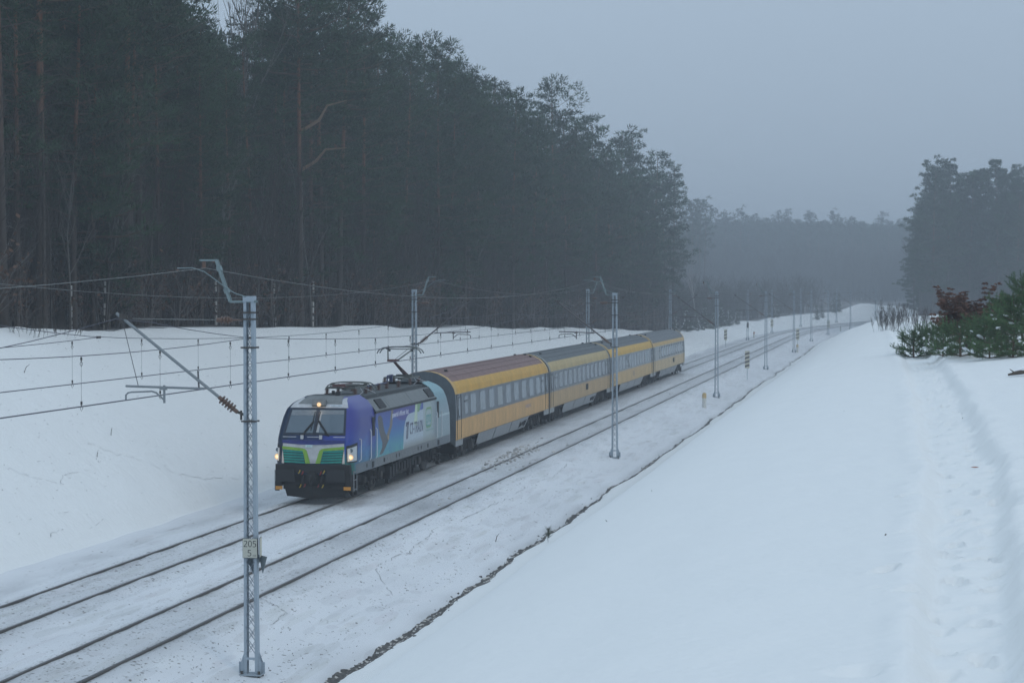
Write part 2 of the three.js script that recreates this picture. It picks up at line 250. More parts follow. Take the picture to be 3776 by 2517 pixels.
// thin cracks where the snow crust has split
{
  const r = rand(12), b = new MB(), m = std(0.36, 0.36, 0.36, 1);
  const cracks = [[[0, 1730], [40, 1732], [123, 1763], [224, 1785], [230, 1756], [292, 1740], [366, 1730], [370, 1717], [353, 1688]], [[292, 1636], [350, 1641], [421, 1675], [493, 1688], [551, 1711], [642, 1746], [733, 1767], [785, 1765], [908, 1769]], [[958, 2207], [1020, 2235], [1058, 2262], [1030, 2280], [1018, 2295], [985, 2315]], [[1450, 2195], [1420, 2160], [1385, 2105], [1400, 2080], [1440, 2065], [1455, 2050], [1510, 2040], [1530, 2010], [1580, 1980], [1600, 1960]], [[1680, 1925], [1740, 1900], [1800, 1870], [1860, 1845], [1880, 1825], [1935, 1805], [1932, 1790]], [[1980, 1775], [2040, 1760], [2070, 1735], [2095, 1710]], [[320, 1960], [365, 1930], [385, 1915]], [[180, 1990], [190, 1970], [240, 1950]], [[1040, 1700], [1090, 1730], [1150, 1770]]];
  for (const c of cracks) { const pts = []; for (let i = 0; i + 1 < c.length; i++) { const n = 6; for (let k = 0; k < n; k++) { const t = k / n; const [u, W, y] = pick(lerp(c[i][0], c[i + 1][0], t) + (r() - 0.5) * 7, lerp(c[i][1], c[i + 1][1], t) + (r() - 0.5) * 5); pts.push([at(u, W, y + 0.008), 0.006 + 0.018 * r() * r()]); } }
    for (let i = 1; i < pts.length; i++) { const [p, a] = pts[i - 1], [q, e] = pts[i], s = V(q.z - p.z, 0, p.x - q.x).normalize(); if (r() < 0.22 || p.distanceTo(q) > 3) continue; b.quad(p.clone().addScaledVector(s, a), p.clone().addScaledVector(s, -a), q.clone().addScaledVector(s, -e), q.clone().addScaledVector(s, e)); } }
  tag(b.build('snow_cracks', m), null, null, null, 'structure');
}
{ // needles, twig ends and bits of bark that lie on the snow
  const r = rand(61), b = new MB(), m = std(0.13, 0.115, 0.10, 1);
  const bit = (u, W, L) => { const a = r() * 6.3, p = at(u, W, ground(u, W) + 0.006), d = V(Math.cos(a) * L, 0.004 + 0.02 * r(), Math.sin(a) * L); b.bar(p, p.clone().add(d), 0.006 + 0.012 * r(), 0.006); };
  for (let i = 0; i < 900; i++) bit(50 + 90 * r() * r(), 25.5 + 9 * r(), 0.03 + 0.14 * r() * r());
  for (let i = 0; i < 500; i++) bit(38 + 90 * r() * r(), 12.2 + 3 * r(), 0.02 + 0.09 * r() * r());
  for (let i = 0; i < 7; i++) bit(16 + 40 * r(), -2 + 7 * r(), 0.004 + 0.012 * r());
  tag(b.build('needle_litter', m), 'bits of bark, twig and needles strewn on the snow beside the tracks', 'litter', null, 'stuff');
}
// ---------- rails ----------
const railMat = std(0.075, 0.066, 0.06, 0.55);
const headMat = std(0.15, 0.15, 0.15, 0.35, { metalness: 0.6 });
function track(label, Wc) {
  const o = thing('railway_track', label, 'railway track');
  for (const s of [-0.755, 0.755]) {
    const prof = [[-0.075, -0.172], [-0.06, -0.15], [-0.012, -0.13], [-0.012, -0.05], [-0.036, -0.035], [-0.036, -0.006], [-0.028, 0], [0.028, 0], [0.036, -0.006], [0.036, -0.035], [0.012, -0.05], [0.012, -0.13], [0.06, -0.15], [0.075, -0.172]];
    const b = new MB(), t = new MB(), rows = []; for (let u = 20; u <= U0; u += 12) rows.push(u); for (let u = U0; u <= 720; u += 6) rows.push(u);
    for (let i = 1; i < rows.length; i++) for (let j = 1; j < prof.length; j++) { const q = (k, l) => at(rows[k], Wc + s - prof[l][0], prof[l][1]); (j === 7 ? t : b).quad(q(i - 1, j - 1), q(i, j - 1), q(i, j), q(i - 1, j)); }
    const rail = b.build('rail', railMat, o); t.build('running_surface', headMat, rail);
  }
  return o;
}
track('snow-bound railway track nearer the ditch, its rails empty of any train', 16.26);
track('railway track on which the train stands, running along the foot of the far bank', 20.32);
// ---------- trees ----------
const barkTex = noiseTex(256, 2, (x, y) => { const v = 0.62 + 0.38 * tfbm(x, y, 8, 21) + 0.25 * (tfbm(x * 2 % 1, y, 16, 5) - 0.5); return [v, v, v]; });
const barkMat = new THREE.MeshStandardMaterial({ color: rgb(1, 1, 1), roughness: 0.95, vertexColors: true, map: barkTex });
const needleMat = new THREE.MeshStandardMaterial({ color: rgb(1, 1, 1), roughness: 0.85, vertexColors: true });
const twigMat = new THREE.MeshStandardMaterial({ color: rgb(1, 1, 1), roughness: 1, vertexColors: true });
const snowCapMat = std(0.82, 0.84, 0.86, 0.8);
const pineBark = (t) => { const k = sstep(0.25, 0.6, t); return [lerp(0.065, 0.20, k), lerp(0.053, 0.095, k), lerp(0.044, 0.05, k)]; };

function needles(b, r, c, out, R, n, size, wid, tint) {        // one flattened pad of shoots: slivers that point out of it and up
  for (let i = 0; i < n; i++) {
    const e = V(r() * 2 - 1, r() * 2 - 1, r() * 2 - 1).normalize().multiplyScalar(Math.cbrt(r())), o = V(e.x * R, e.y * R * 0.42, e.z * R).add(c);
    const d = e.clone().add(V(out.x * 0.3, 0.55, out.z * 0.3)).addScaledVector(V(r() - 0.5, r() - 0.5, r() - 0.5), 0.9).normalize(), L = size * (0.6 + 0.6 * r());
    const s = V().crossVectors(d, V(r() - 0.5, r() - 0.5, r() - 0.5)).normalize().multiplyScalar(wid * (0.6 + 0.7 * r()));
    const k = tint * (0.75 + 0.5 * r()), y = 1 + 0.35 * (r() - 0.4);
    b.tri(o.clone().sub(s), o.clone().add(s), o.clone().addScaledVector(d, L), [0.021 * k * y, 0.051 * k, 0.021 * k]);
  }
}
// a Scots pine: bare bole, orange upper trunk, uneven tiers of limbs that carry tufts
function makePine(seed, o = {}) {
  const r = rand(seed), H = o.H ?? 25, base = o.base ?? 0.45, root = new THREE.Group(); root.name = 'pine_tree';
  const rad = o.rad ?? 0.20, lean = (o.lean ?? 0.6), la = r() * 6.3, pts = [], rr = [], n = o.far ? 6 : 11, ph = r() * 6;
  for (let i = 0; i <= n; i++) { const t = i / n, k = lean * t * t + 0.12 * Math.sin(t * 7 + ph) * t; pts.push(V(Math.cos(la) * k, H * t - (i ? 0 : 0.6), Math.sin(la) * k)); rr.push(rad * (1 - 0.86 * Math.pow(t, 1.2)) * (i ? 1 : 1.35)); }
  const trunk = new MB(), limbs = trunk, crown = new MB();
  trunk.tube(pts, rr, o.far ? 5 : 8, pineBark, false);
  const on = (t) => { const x = clamp(t, 0, 0.999) * n, i = Math.floor(x); return pts[i].clone().lerp(pts[i + 1], x - i); };
  const nl = o.limbs ?? 60, W = o.width ?? 3.2, tufts = o.tufts ?? 3.2, size = o.size ?? 0.32, nn = o.n ?? 44, wid = o.wid ?? 0.046;
  const lop = r() * 6.3, tierGap = 0.55 + 0.5 * r();
  for (let i = 0; i < nl; i++) {
    const q = (i + r()) / nl, t = base + (0.985 - base) * q, a = i * 2.4 + (r() - 0.5) * 1.2;
    const tier = 0.74 + 0.26 * Math.sin(q * 26 * tierGap + seed) + 0.35 * (r() - 0.35);
    const prof = o.spruce ? (1 - q) * 0.95 + 0.06 : o.cone ? 0.13 + 0.9 * Math.sin(Math.PI * (0.2 + 0.78 * q)) : 0.17 + 0.84 * Math.sin(Math.PI * (0.14 + 0.77 * q));
    const L = 0.35 * sstep(0.8, 1, q) + W * prof * Math.max(0.3, tier) * (1 + 0.3 * Math.cos(a - lop));
    const rise = o.spruce ? -0.15 : lerp(-0.12, 0.75, q) + 0.25 * (r() - 0.5), p0 = on(t), dir = V(Math.cos(a), rise, Math.sin(a)).normalize();
    const p1 = p0.clone().addScaledVector(dir, L * 0.55), p2 = p0.clone().addScaledVector(dir, L).add(V(0, L * 0.10, 0));
    if (!o.far || i % 2 === 0) limbs.tube([p0, p1, p2], [0.05 * (1.25 - q), 0.03 * (1.2 - q) + 0.006, 0.008], 4, [0.12, 0.075, 0.05], false);
    const m = Math.max(1, Math.round(tufts * (0.25 + L / W))), tint = (0.6 + 0.7 * r()) * (0.85 + 0.3 * q);
    for (let k = 0; k < m; k++) { const e = lerp(0.3, 1, (k + 0.3 + 0.7 * r()) / m), q0 = p0.clone().lerp(p2, e * 0.8), c = p0.clone().lerp(p2, e).add(V((r() - 0.5) * L * 0.4, 0.05 + (r() - 0.5) * 0.35, (r() - 0.5) * L * 0.4)); if (!o.far) { const sd = V(c.z - q0.z, 0.02, q0.x - c.x).normalize().multiplyScalar(0.014); limbs.tri(q0.clone().sub(sd), q0.clone().add(sd), c, [0.10, 0.07, 0.05]); } needles(crown, r, c, dir, (o.pad ?? 0.62) * (0.6 + 0.6 * r()) * Math.min(1, 0.5 + L / W), nn, size, wid, tint * (0.75 + 0.5 * r())); }
  }
  if (!o.far) for (let i = 0; i < (o.stubs ?? 14); i++) {     // dead snags under the crown
    const t = lerp(0.12, base, Math.sqrt(r())), a = r() * 6.3, p0 = on(t), L = 0.5 + 2.2 * r(), p1 = p0.clone().add(V(Math.cos(a) * L * 0.5, 0.1 * L, Math.sin(a) * L * 0.5)), p2 = p0.clone().add(V(Math.cos(a) * L, (r() - 0.6) * L * 0.6, Math.sin(a) * L));
    limbs.tube([p0, p1, p2], [0.028, 0.018, 0.006], 4, [0.10, 0.085, 0.075], false);
  }
  trunk.build('trunk', barkMat, root); crown.build('crown', needleMat, root);
  root.userData.H = H; return root;
}
// a leafless broadleaf: branches that fork down to twigs
function makeBare(name, seed, o = {}) {
  const r = rand(seed), root = new THREE.Group(); root.name = name; const b = new MB(), tw = new MB(), leaf = new MB(), c0 = o.col ?? [0.16, 0.145, 0.135];
  let count = 0;
  const grow = (p, d, L, R, depth) => {
    const n = 3, pts = [p.clone()], rs = [R]; let q = p.clone(), e = d.clone();
    for (let i = 1; i <= n; i++) { e.add(V((r() - 0.5) * 0.28, (r() - 0.35) * 0.16 + (o.up ?? 0.06), (r() - 0.5) * 0.28)).normalize(); q = q.clone().addScaledVector(e, L / n); pts.push(q); rs.push(lerp(R, R * 0.55, i / n)); }
    (depth > 1 ? tw : b).tube(pts, rs, depth > 1 ? 3 : depth ? 5 : 7, depth > 1 ? c0.map((x) => x * 0.85) : c0, false);
    if (o.leaves && depth >= o.depth - 1) for (let k = 0; k < o.leaves; k++) { const c = pts[1 + Math.floor(r() * n)].clone().add(V((r() - 0.5) * 0.14, (r() - 0.5) * 0.1, (r() - 0.5) * 0.14)), s = o.leafSize ?? 0.035, x = V(r() - 0.5, r() - 0.7, r() - 0.5).normalize().multiplyScalar(s), y = V(r() - 0.5, r() - 0.5, r() - 0.5).normalize().multiplyScalar(s * 0.6), k2 = 0.6 + 0.8 * r(), lc = o.leafCol ?? [0.17, 0.075, 0.035]; leaf.quad(c.clone().sub(x), c.clone().add(y), c.clone().add(x), c.clone().sub(y), lc.map((v) => v * k2)); }
    if (depth >= o.depth || count++ > 900) return;
    const kids = depth ? 3 : (o.kids ?? 5);
    for (let k = 0; k < kids; k++) { const t = depth ? 0.35 + 0.65 * r() : (o.fork ?? 0.35) + (1 - (o.fork ?? 0.35)) * (k + r()) / kids, x = t * n, i = Math.min(n - 1, Math.floor(x)), s = pts[i].clone().lerp(pts[i + 1], x - i), a = r() * 6.3, sp = (o.spread ?? 0.75) * (0.6 + 0.6 * r()); grow(s, e.clone().add(V(Math.cos(a) * sp, (r() - 0.3) * 0.3, Math.sin(a) * sp)).normalize(), L * (depth ? 0.62 : o.first ?? 0.5) * (0.7 + 0.5 * r()), Math.max(o.thin ?? 0.006, R * lerp(0.75, 0.45, t) * 0.8), depth + 1); }
  };
  if (o.stems) for (let k = 0; k < o.stems; k++) { const a = r() * 6.3, s = 0.12 + 0.3 * r(); grow(V(Math.cos(a) * (o.clump ?? 0.3) * r(), -0.1, Math.sin(a) * (o.clump ?? 0.3) * r()), V(Math.cos(a) * s, 1, Math.sin(a) * s).normalize(), o.H * (0.5 + 0.4 * r()), o.R, 0); }
  else grow(V(0, -0.4, 0), (o.dir ?? V(0.04, 1, 0.03)).normalize(), o.H * 0.72, o.R, 0);
  b.build(o.stems ? 'stems' : 'trunk', barkMat, root); if (tw.p.length) tw.build('twigs', twigMat, root); if (leaf.p.length) leaf.build('leaves', twigMat, root);
  return root;
}
const nearPines = [
  makePine(11, { H: 24, base: 0.27, limbs: 86, width: 3.4 }), makePine(23, { H: 25, base: 0.40, limbs: 76, width: 3.6, lean: 1.6 }), makePine(37, { H: 23.5, base: 0.22, limbs: 92, width: 3.1 }),
  makePine(41, { H: 26, base: 0.38, limbs: 78, width: 3.9, lean: 1.0 }), makePine(59, { H: 24.5, base: 0.18, limbs: 96, width: 3.0, rad: 0.17 }), makePine(67, { H: 25, base: 0.34, limbs: 80, width: 3.5, lean: 2.0 })];
const midPines = [1, 2, 3, 4, 5].map((k) => makePine(100 + k * 7, { H: 23 + k * 0.8, base: 0.22 + 0.05 * (k % 4), limbs: 52, width: 3.2 + 0.15 * k, tufts: 3, size: 0.42, n: 36, wid: 0.078, stubs: 8 }));
const farPines = [1, 2, 3, 4].map((k) => makePine(200 + k * 9, { H: 23.5 + k * 0.7, base: 0.45, limbs: 30, width: 3.0, tufts: 2.4, size: 0.65, n: 16, wid: 0.13, pad: 0.8, far: true, cone: true }));
const spruce = makePine(301, { H: 6, base: 0.06, limbs: 64, width: 1.7, tufts: 2.6, size: 0.26, n: 22, wid: 0.04, pad: 0.36, spruce: true, rad: 0.07, stubs: 0, lean: 0.1 }); spruce.name = 'young_spruce';
for (const s of [spruce]) { const r = rand(9), b = new MB(); for (let i = 0; i < 22; i++) { const y = 0.5 + 4.6 * r(), a = r() * 6.3, R = (1 - y / 6) * 1.5; b.box(Math.cos(a) * R, y, Math.sin(a) * R, 0.22 + 0.2 * r(), 0.06, 0.16, r() * 0.6, r() * 3, r() * 0.6); } b.build('snow_patches', snowCapMat, s).userData.kind = 'stuff'; }

// the far bank's wood. Front trees first, each where the picture shows its top
const taken = [];
function plant(list, i, u, W, h, label, group, cat = 'tree', turn) {
  const r = rand(Math.round(u * 37 + W * 101)), proto = list[i % list.length], s = h / proto.userData.H; taken.push([u, W]);
  return copyOf(proto, stand(u, W, -0.05), turn ?? r() * 6.28, label, cat, group, s);
}
const G1 = 'pines along the front edge of the wood on the far bank', L1 = 'tall dark pine in the front edge of the wood above the snowy far bank';
const G2 = 'pines standing further inside the wood on the far bank', L2 = 'dark pine standing behind the front edge of the wood on the far bank';
const G3 = 'hazy pines across the end of the line', L3 = 'pale hazy pine in the distant wood where the line curves away';
const G4 = 'hazy pines behind the bushes', L4 = 'hazy blue-grey pine in the wood beyond the bushes on the near side';
// skyline: (x of the picture in 2352 px, top in px, W)
const ZofX = (x, W) => 8020 * W / (0.985 * (3300 - x * 1.6054)), uOf = (Z, W) => (Z - W * 0.1735) / 0.985;
const skyline = [[40, -330, 37], [110, -300, 38], [170, -250, 36.8], [235, -240, 38], [300, -210, 37], [365, -110, 37.8], [420, -15, 38], [462, 85, 37.5], [528, 112, 37], [580, 50, 38], [622, 25, 38.5], [650, -20, 37.5], [715, -45, 37], [770, -10, 38], [835, 0, 37], [885, 45, 38], [930, 80, 37.5], [985, 62, 38], [1035, 145, 36.8], [1080, 165, 37.6], [1135, 180, 37], [1185, 220, 37.8], [1225, 240, 36.6], [1320, 260, 37], [1372, 262, 36.8], [1420, 290, 36.4], [1462, 300, 36.8], [1500, 345, 36], [1528, 400, 36.2]];
const skyAt = table(skyline.map((a) => [a[0], a[1]]));
function cap(u, W, h) { const p = at(u, W), f = V(p.x, 0, p.z).applyEuler(new THREE.Euler(0, -YAW, 0)), Z = -f.z, x = (1888 + 8020 * f.x / Z) / 1.6054; if (x > 1545) return h; const y = EYE + (1068 - (skyAt(x) + 14) * 1.6054) * Z / 8020; return Math.min(h, y - ground(u, W)); }
const placed = ['at the left edge, right of the orange bole', 'just right of the thick bole near the left edge', 'between the thick bole and the slim boles', 'left of the slim grey bole above the cantilever tip', 'straight above the cantilever tip of the nearest mast', 'above the upper bracket of the nearest mast', 'whose crown closes the left side of the sky gap', 'low in the gap left of the leafless tree', 'low in the gap right of the leafless tree', 'closing the right side of the sky gap', 'just right of the sky gap', 'rising out of the picture above the pale forked bole', 'tallest above the pale forked bole', 'rising out of the picture above the grey straight bole', 'whose ragged top just touches the upper picture edge', 'first to drop below the upper picture edge', 'in the notch before the slim paler top', 'with slim paler top above the second mast', 'in the first step down past the slim paler top', 'with broad flat top above the first coach', 'right of the broad flat top above the first coach', 'on the slope of the treeline above the second coach', 'just left of the lone highest loose crown', 'just right of the lone highest loose crown', 'above the mast that stands before the coaches', 'above the third coach, on the falling treeline', 'above the last coach, on the falling treeline', 'with a fine open top above the last coach', 'second from the far end of the dark wood', 'next to the narrow last pine of the dark wood'];
skyline.forEach(([x, top, W], i) => {
  const Z = ZofX(x, W), u = uOf(Z, W), y = EYE + (1068 - top * 1.6054) * Z / 8020, h = clamp(y - ground(u, W) - 1.0, 12, 29);
  plant(Z < 215 ? nearPines : midPines, i * 5 + (i % 3), u, W, h, 'front pine of the dark wood ' + placed[i], G1);
});
{ const W = 37, Z = ZofX(1273, W), p = plant(nearPines, 3, uOf(Z, W), W, EYE + (1068 - 186 * 1.6054) * Z / 8020 - ground(uOf(Z, W), W), 'single pine whose loose rounded top stands highest above the treeline over the coaches', null); }
{ const W = 35.9, Z = ZofX(1546, W), p = plant(nearPines, 4, uOf(Z, W), W, EYE + (1068 - 378 * 1.6054) * Z / 8020 - ground(uOf(Z, W), W), 'narrow pine at the far end of the dark wood, last before the haze', null); }
{ // the pines whose long bare boles show
  const special = [[690, 36.2, 'pine with long pale bole and two bare crooked limbs left of the second mast'], [738, 36.8, 'pine with reddish bole just right of the pale forked one'], [781, 36.4, 'pine with straight grey bole between the forked pine and the second mast'], [8, 36.5, 'orange-boled pine cut by the left edge of the picture'], [95, 37.2, 'pine with tall thick bole near the left edge of the wood'], [292, 36.6, 'slim pine with grey bole above the cantilever tip of the nearest mast'], [318, 37.4, 'reddish-boled pine close beside the slim grey one left of the nearest mast'], [1105, 37, 'leaning reddish-boled pine above the first coach roof']];
  special.forEach(([x, W, label], i) => {
    const Z = ZofX(x, W), u = uOf(Z, W), lean = i === 7 ? 3 : 0.8;
    const p = makePine(500 + i * 13, { H: 24, base: i === 0 ? 0.6 : 0.55, limbs: 56, width: 3.5, lean, rad: i === 4 ? 0.25 : 0.2 });
    if (i === 0) { const b = new MB(); b.tube([V(0, 12.0, 0), V(1.2, 12.7, 0.3), V(1.7, 13.6, 0.3), V(2.9, 13.9, 0.5)], [0.12, 0.1, 0.07, 0.03], 6, [0.25, 0.18, 0.12], false); b.build('crooked_limb', barkMat, p); const b2 = new MB(); b2.tube([V(0, 9.6, 0), V(1.0, 10.2, 0.2), V(1.6, 10.9, 0.3), V(2.9, 11.0, 0.4)], [0.12, 0.1, 0.07, 0.03], 6, [0.25, 0.18, 0.12], false); b2.build('crooked_limb', barkMat, p); }
    p.position.set(...stand(u, W, -0.05)); p.rotation.y = i === 7 ? 0.4 : i === 0 ? 0.2 : i; p.name = numbered('pine_tree'); p.userData = {}; tag(p, label, 'tree'); scene.add(p); taken.push([u, W]);
  });
}
function fromView(x, Z) { const X = (x * 1.6054 - 1888) / 8020 * Z, p = camera.position.clone().add(V(X, 0, -Z).applyEuler(new THREE.Euler(0, YAW, 0))); return where(p.x, p.z); }
const free = (u, W, d) => taken.every(([a, b]) => (a - u) ** 2 + (b - W) ** 2 > d * d);
const rightPines = [makePine(811, { H: 25, base: 0.16, limbs: 96, width: 4.6, lean: 1.2, n: 60, wid: 0.07, size: 0.42 }), makePine(822, { H: 25, base: 0.3, limbs: 84, width: 3.6, cone: true, n: 60, wid: 0.07, size: 0.42 }), makePine(833, { H: 24, base: 0.34, limbs: 80, width: 3.4, n: 60, wid: 0.07, size: 0.42 }), makePine(844, { H: 24, base: 0.2, limbs: 90, width: 3.9, n: 60, wid: 0.07, size: 0.42 }), makePine(855, { H: 22, base: 0.1, limbs: 92, width: 3.6, cone: true, n: 60, wid: 0.07, size: 0.42 })];
{ // the rest of the front, then the ranks behind
  const r = rand(4242);
  let n = 0;
  for (let u = 82; u < 332; u += 3.2) { const W = 36 + 3.2 * r(), q = u + 2 * r(); if (!free(q, W, 2.3)) continue; plant(q < 190 ? nearPines : midPines, n++ + Math.floor(r() * 4), q, W, cap(q, W, 19 + 5 * r()), L1, G1); }
  for (let W = 41; W < 47; W += 4.5) for (let u = 78 + 4 * r(); u < 345 + (W - 40) * 2; u += 5.9) { const q = u + 3 * r(), w = W + 3.5 * r(); plant(q < 150 && W < 45 ? nearPines : midPines, n++ + Math.floor(r() * 4), q, w, cap(q, w, 19 + 5 * r()), L2, G2); }
  for (let k = 0; k < 52; k++) { const x = 1572 + 548 * (k + 0.8 * r()) / 52, Z = x < 1628 ? 620 + 30 * r() : 800 + 60 * r(), [u, w] = fromView(x, Z), top = (x < 1628 ? 450 + 30 * r() : 484 + 34 * r()) - (r() < 0.25 ? 16 : 0) + (x > 1900 ? 10 : 0); plant(farPines, n++ + Math.floor(r() * 3), u, w, EYE + (1068 - top * 1.6054) * Z / 8020 - ground(u, w), L3, G3); }
  for (let k = 0; k < 14; k++) { const u = 352 + 70 * (k + r()) / 14, W = 50 + 22 * r(); plant(midPines, n++, u, W, 17.5 + 4 * r(), 'hazy pine in the middle distance, left of the line beyond the dark wood', 'hazy pines left of the line between the dark wood and the distant one'); }
  for (const [x, top, W, i] of [[2142, 382, -5, 0], [2160, 396, -6, 3], [2177, 379, -6.5, 1], [2114, 470, -4.2, 2], [2203, 425, -9, 3], [2227, 404, -10, 2], [2250, 392, -13, 4], [2291, 369, -12, 1], [2315, 400, -14, 2], [2336, 392, -14, 0], [2358, 420, -16, 3], [2100, 560, -3.2, 4]]) { const Z = Math.max(150, 8020 * -W / (0.985 * Math.max(40, x * 1.6054 - 3300))) * 0 + 395 + i * 4, X = (x * 1.6054 - 1888) / 8020 * Z, p = camera.position.clone().add(V(X, 0, -Z).applyEuler(new THREE.Euler(0, YAW, 0))), [u, w] = where(p.x, p.z); plant(rightPines, i, u, w, EYE + (1068 - top * 1.6054) * Z / 8020 - ground(u, w), L4, G4); }
  for (let i = 0; i < 26; i++) { const Z = 412 + 55 * r(), x = 2125 + 260 * r(), X = (x * 1.6054 - 1888) / 8020 * Z, p = camera.position.clone().add(V(X, 0, -Z).applyEuler(new THREE.Euler(0, YAW, 0))), [u, w] = where(p.x, p.z); plant(midPines, i, u, w, 17.5 + 5 * r(), L4, G4); }
}
// the depth of the wood, too many to tell apart: copies of far pines as one mass
function mass(name, label, cat, spots, protos) {
  const o = thing(name, label, cat); o.userData.kind = 'stuff';
  protos.forEach((proto, k) => { const mine = spots.filter((s, i) => i % protos.length === k); for (const part of proto.children) { const m = new THREE.InstancedMesh(part.geometry, part.material, mine.length); m.name = part.name; mine.forEach(([u, W, s, a, f], i) => { const p = stand(u, W, -0.1); m.setMatrixAt(i, new THREE.Matrix4().compose(V(...p), new THREE.Quaternion().setFromEuler(new THREE.Euler(0, a, 0)), V(s * (f ?? 1), s, s * (f ?? 1)))); }); m.castShadow = m.receiveShadow = true; m.userData.kind = 'stuff'; o.add(m); } });
  return o;
}
{
  const r = rand(808), s = [];
  for (let W = 50; W < 140; W += 5) for (let u = 40; u < 380; u += 5.5) { const a = u + 4 * r(), w = W + 4 * r(); s.push([a, w, cap(a, w, 18 + 5 * r()) / 24.5, r() * 6.3]); }
  for (let i = 0; i < 1900; i++) { const x = 1480 + 720 * r(), Z = (x < 1600 ? 660 : 840) + 130 * r(), [u, w] = fromView(x, Z); s.push([u, w, (Z / 760) * (0.80 + 0.16 * r()), r() * 6.3]); }
  mass('pine_wood', 'the dark inner depth of the pine wood behind its front trees', 'wood', s, farPines);
  const t = [];
  for (let i = 0; i < 1500; i++) { const Z = 440 + 190 * r(), x = 2110 + 420 * r(), X = (x * 1.6054 - 1888) / 8020 * Z, p = camera.position.clone().add(V(X, 0, -Z).applyEuler(new THREE.Euler(0, YAW, 0))), [u, w] = where(p.x, p.z); if (i % 2 === 0) t.push([u, w, 0.68 + 0.16 * r(), r() * 6.3]); }
  mass('pine_wood', 'the misty inner depth of the pine wood beyond the near-side bushes', 'wood', t, farPines);
}
{ // brushwood under the trees: leafless saplings and young beeches still holding rusty leaves
  const a = [1, 2, 3].map((k) => makeBare('sapling', 900 + k, { H: 5.5, R: 0.035, depth: 2, kids: 7, fork: 0.15, spread: 0.6, thin: 0.008, first: 0.4, col: [0.05, 0.043, 0.036] }));
  const c = [1, 2].map((k) => makeBare('sapling', 950 + k, { H: 3.4, R: 0.03, depth: 2, kids: 8, fork: 0.1, spread: 0.9, thin: 0.008, first: 0.5, leaves: 2, leafSize: 0.10, leafCol: [0.085, 0.046, 0.028] }));
  const tall = [1, 2, 3, 4].map((k) => makeBare('sapling', 970 + k, { H: 13, R: 0.055, depth: 3, kids: 10, fork: 0.25, spread: 0.5, thin: 0.009, first: 0.28, col: [0.048, 0.041, 0.034] }));
  const r = rand(515), s = [], t = [], q = [], f = [];
  const yes = () => [75 + 265 * r(), 35.9 + 22 * r() * r()];
  for (let i = 0; i < 1300; i++) s.push([...yes(), 0.6 + 1.2 * r() * (0.5 + r()), r() * 6.3]);
  for (let i = 0; i < 480; i++) t.push([75 + 265 * r(), 35.8 + 12 * r() * r(), 0.5 + 0.9 * r(), r() * 6.3, 1.2]);
  for (let i = 0; i < 420; i++) q.push([...yes(), 0.55 + 0.65 * r(), r() * 6.3]);
  for (let i = 0; i < 1500; i++) { const [u, w] = fromView(1540 + 640 * r(), 730 + 140 * r()); f.push([u, w, 0.7 + 1.0 * r(), r() * 6.3, 1.6]); }
  for (let i = 0; i < 700; i++) f.push([338 + 230 * r(), 37 + 14 * r() * r() + (r() < 0.3 ? 14 * r() : 0), 0.35 + 0.5 * r(), r() * 6.3, 1.7]);
  for (let i = 0; i < 900; i++) { const Z = 405 + 150 * r(), x = 2115 + 330 * r(), X = (x * 1.6054 - 1888) / 8020 * Z, p = camera.position.clone().add(V(X, 0, -Z).applyEuler(new THREE.Euler(0, YAW, 0))), [u, w] = where(p.x, p.z); f.push([u, w, 0.5 + 0.8 * r(), r() * 6.3, 1.5]); }
  mass('undergrowth', 'thin leafless saplings crowding the foot of the dark wood on the far bank', 'undergrowth', s, a);
  mass('undergrowth', 'low beech brush with rusty leaves at the foot of the dark wood', 'undergrowth', t, c);
  mass('undergrowth', 'tall spindly leafless trees mingled with the pines of the dark wood', 'undergrowth', q, tall);
  mass('undergrowth', 'misty brushwood filling the foot of the two distant hazy woods', 'undergrowth', f, a.concat(tall));
}
{ // half-grown evergreens that fill the front of the wood
  const half = [makePine(701, { H: 11, base: 0.08, limbs: 80, width: 2.3, tufts: 3, size: 0.3, n: 30, wid: 0.042, pad: 0.5, spruce: true, rad: 0.09, stubs: 0, lean: 0.3 }), makePine(702, { H: 13, base: 0.16, limbs: 84, width: 2.7, tufts: 3, size: 0.32, n: 34, wid: 0.042, pad: 0.55, rad: 0.1, stubs: 4, lean: 0.8 })]; half.forEach((p) => { p.name = 'half_grown_evergreen'; });
  const r = rand(99);
  for (let i = 0; i < 34; i++) { const u = 84 + 240 * (i + r()) / 34, W = 36.6 + 4 * r(); plant(half, i, u, W, Math.min(cap(u, W, 30), 7 + 9 * r()), 'half-grown evergreen filling in under the tall front pines of the dark wood', 'half-grown evergreens under the front pines'); }
}
// single broadleaf trees
function single(o, x, W, label, turn = 0) { const Z = ZofX(x, W), u = uOf(Z, W); o.name = numbered(o.name); tag(o, label, 'tree'); o.position.set(...stand(u, W, -0.1)); o.rotation.y = turn; scene.add(o); return o; }
single(makeBare('bare_tree', 61, { H: 26, R: 0.12, depth: 4, kids: 11, fork: 0.5, spread: 0.42, thin: 0.010, first: 0.33, up: 0.1, col: [0.15, 0.14, 0.13] }), 505, 40, 'leafless grey tree whose fine top branches show against the sky above the dark wood', 1);
single(makeBare('bare_tree', 83, { H: 12, R: 0.15, depth: 4, kids: 7, fork: 0.3, spread: 0.85, thin: 0.012, first: 0.5, dir: V(0.25, 1, 0.1), col: [0.14, 0.13, 0.125] }), 1536, 34.9, 'spreading leafless tree leaning out at the far end of the dark wood', 2.2);
single(makeBare('birch_tree', 29, { H: 15, R: 0.09, depth: 3, kids: 8, fork: 0.4, spread: 0.5, thin: 0.01, first: 0.35, up: 0.02, col: [0.42, 0.41, 0.40] }), 1587, 36.5, 'slender pale birch standing just past the end of the dark wood', 0.4);

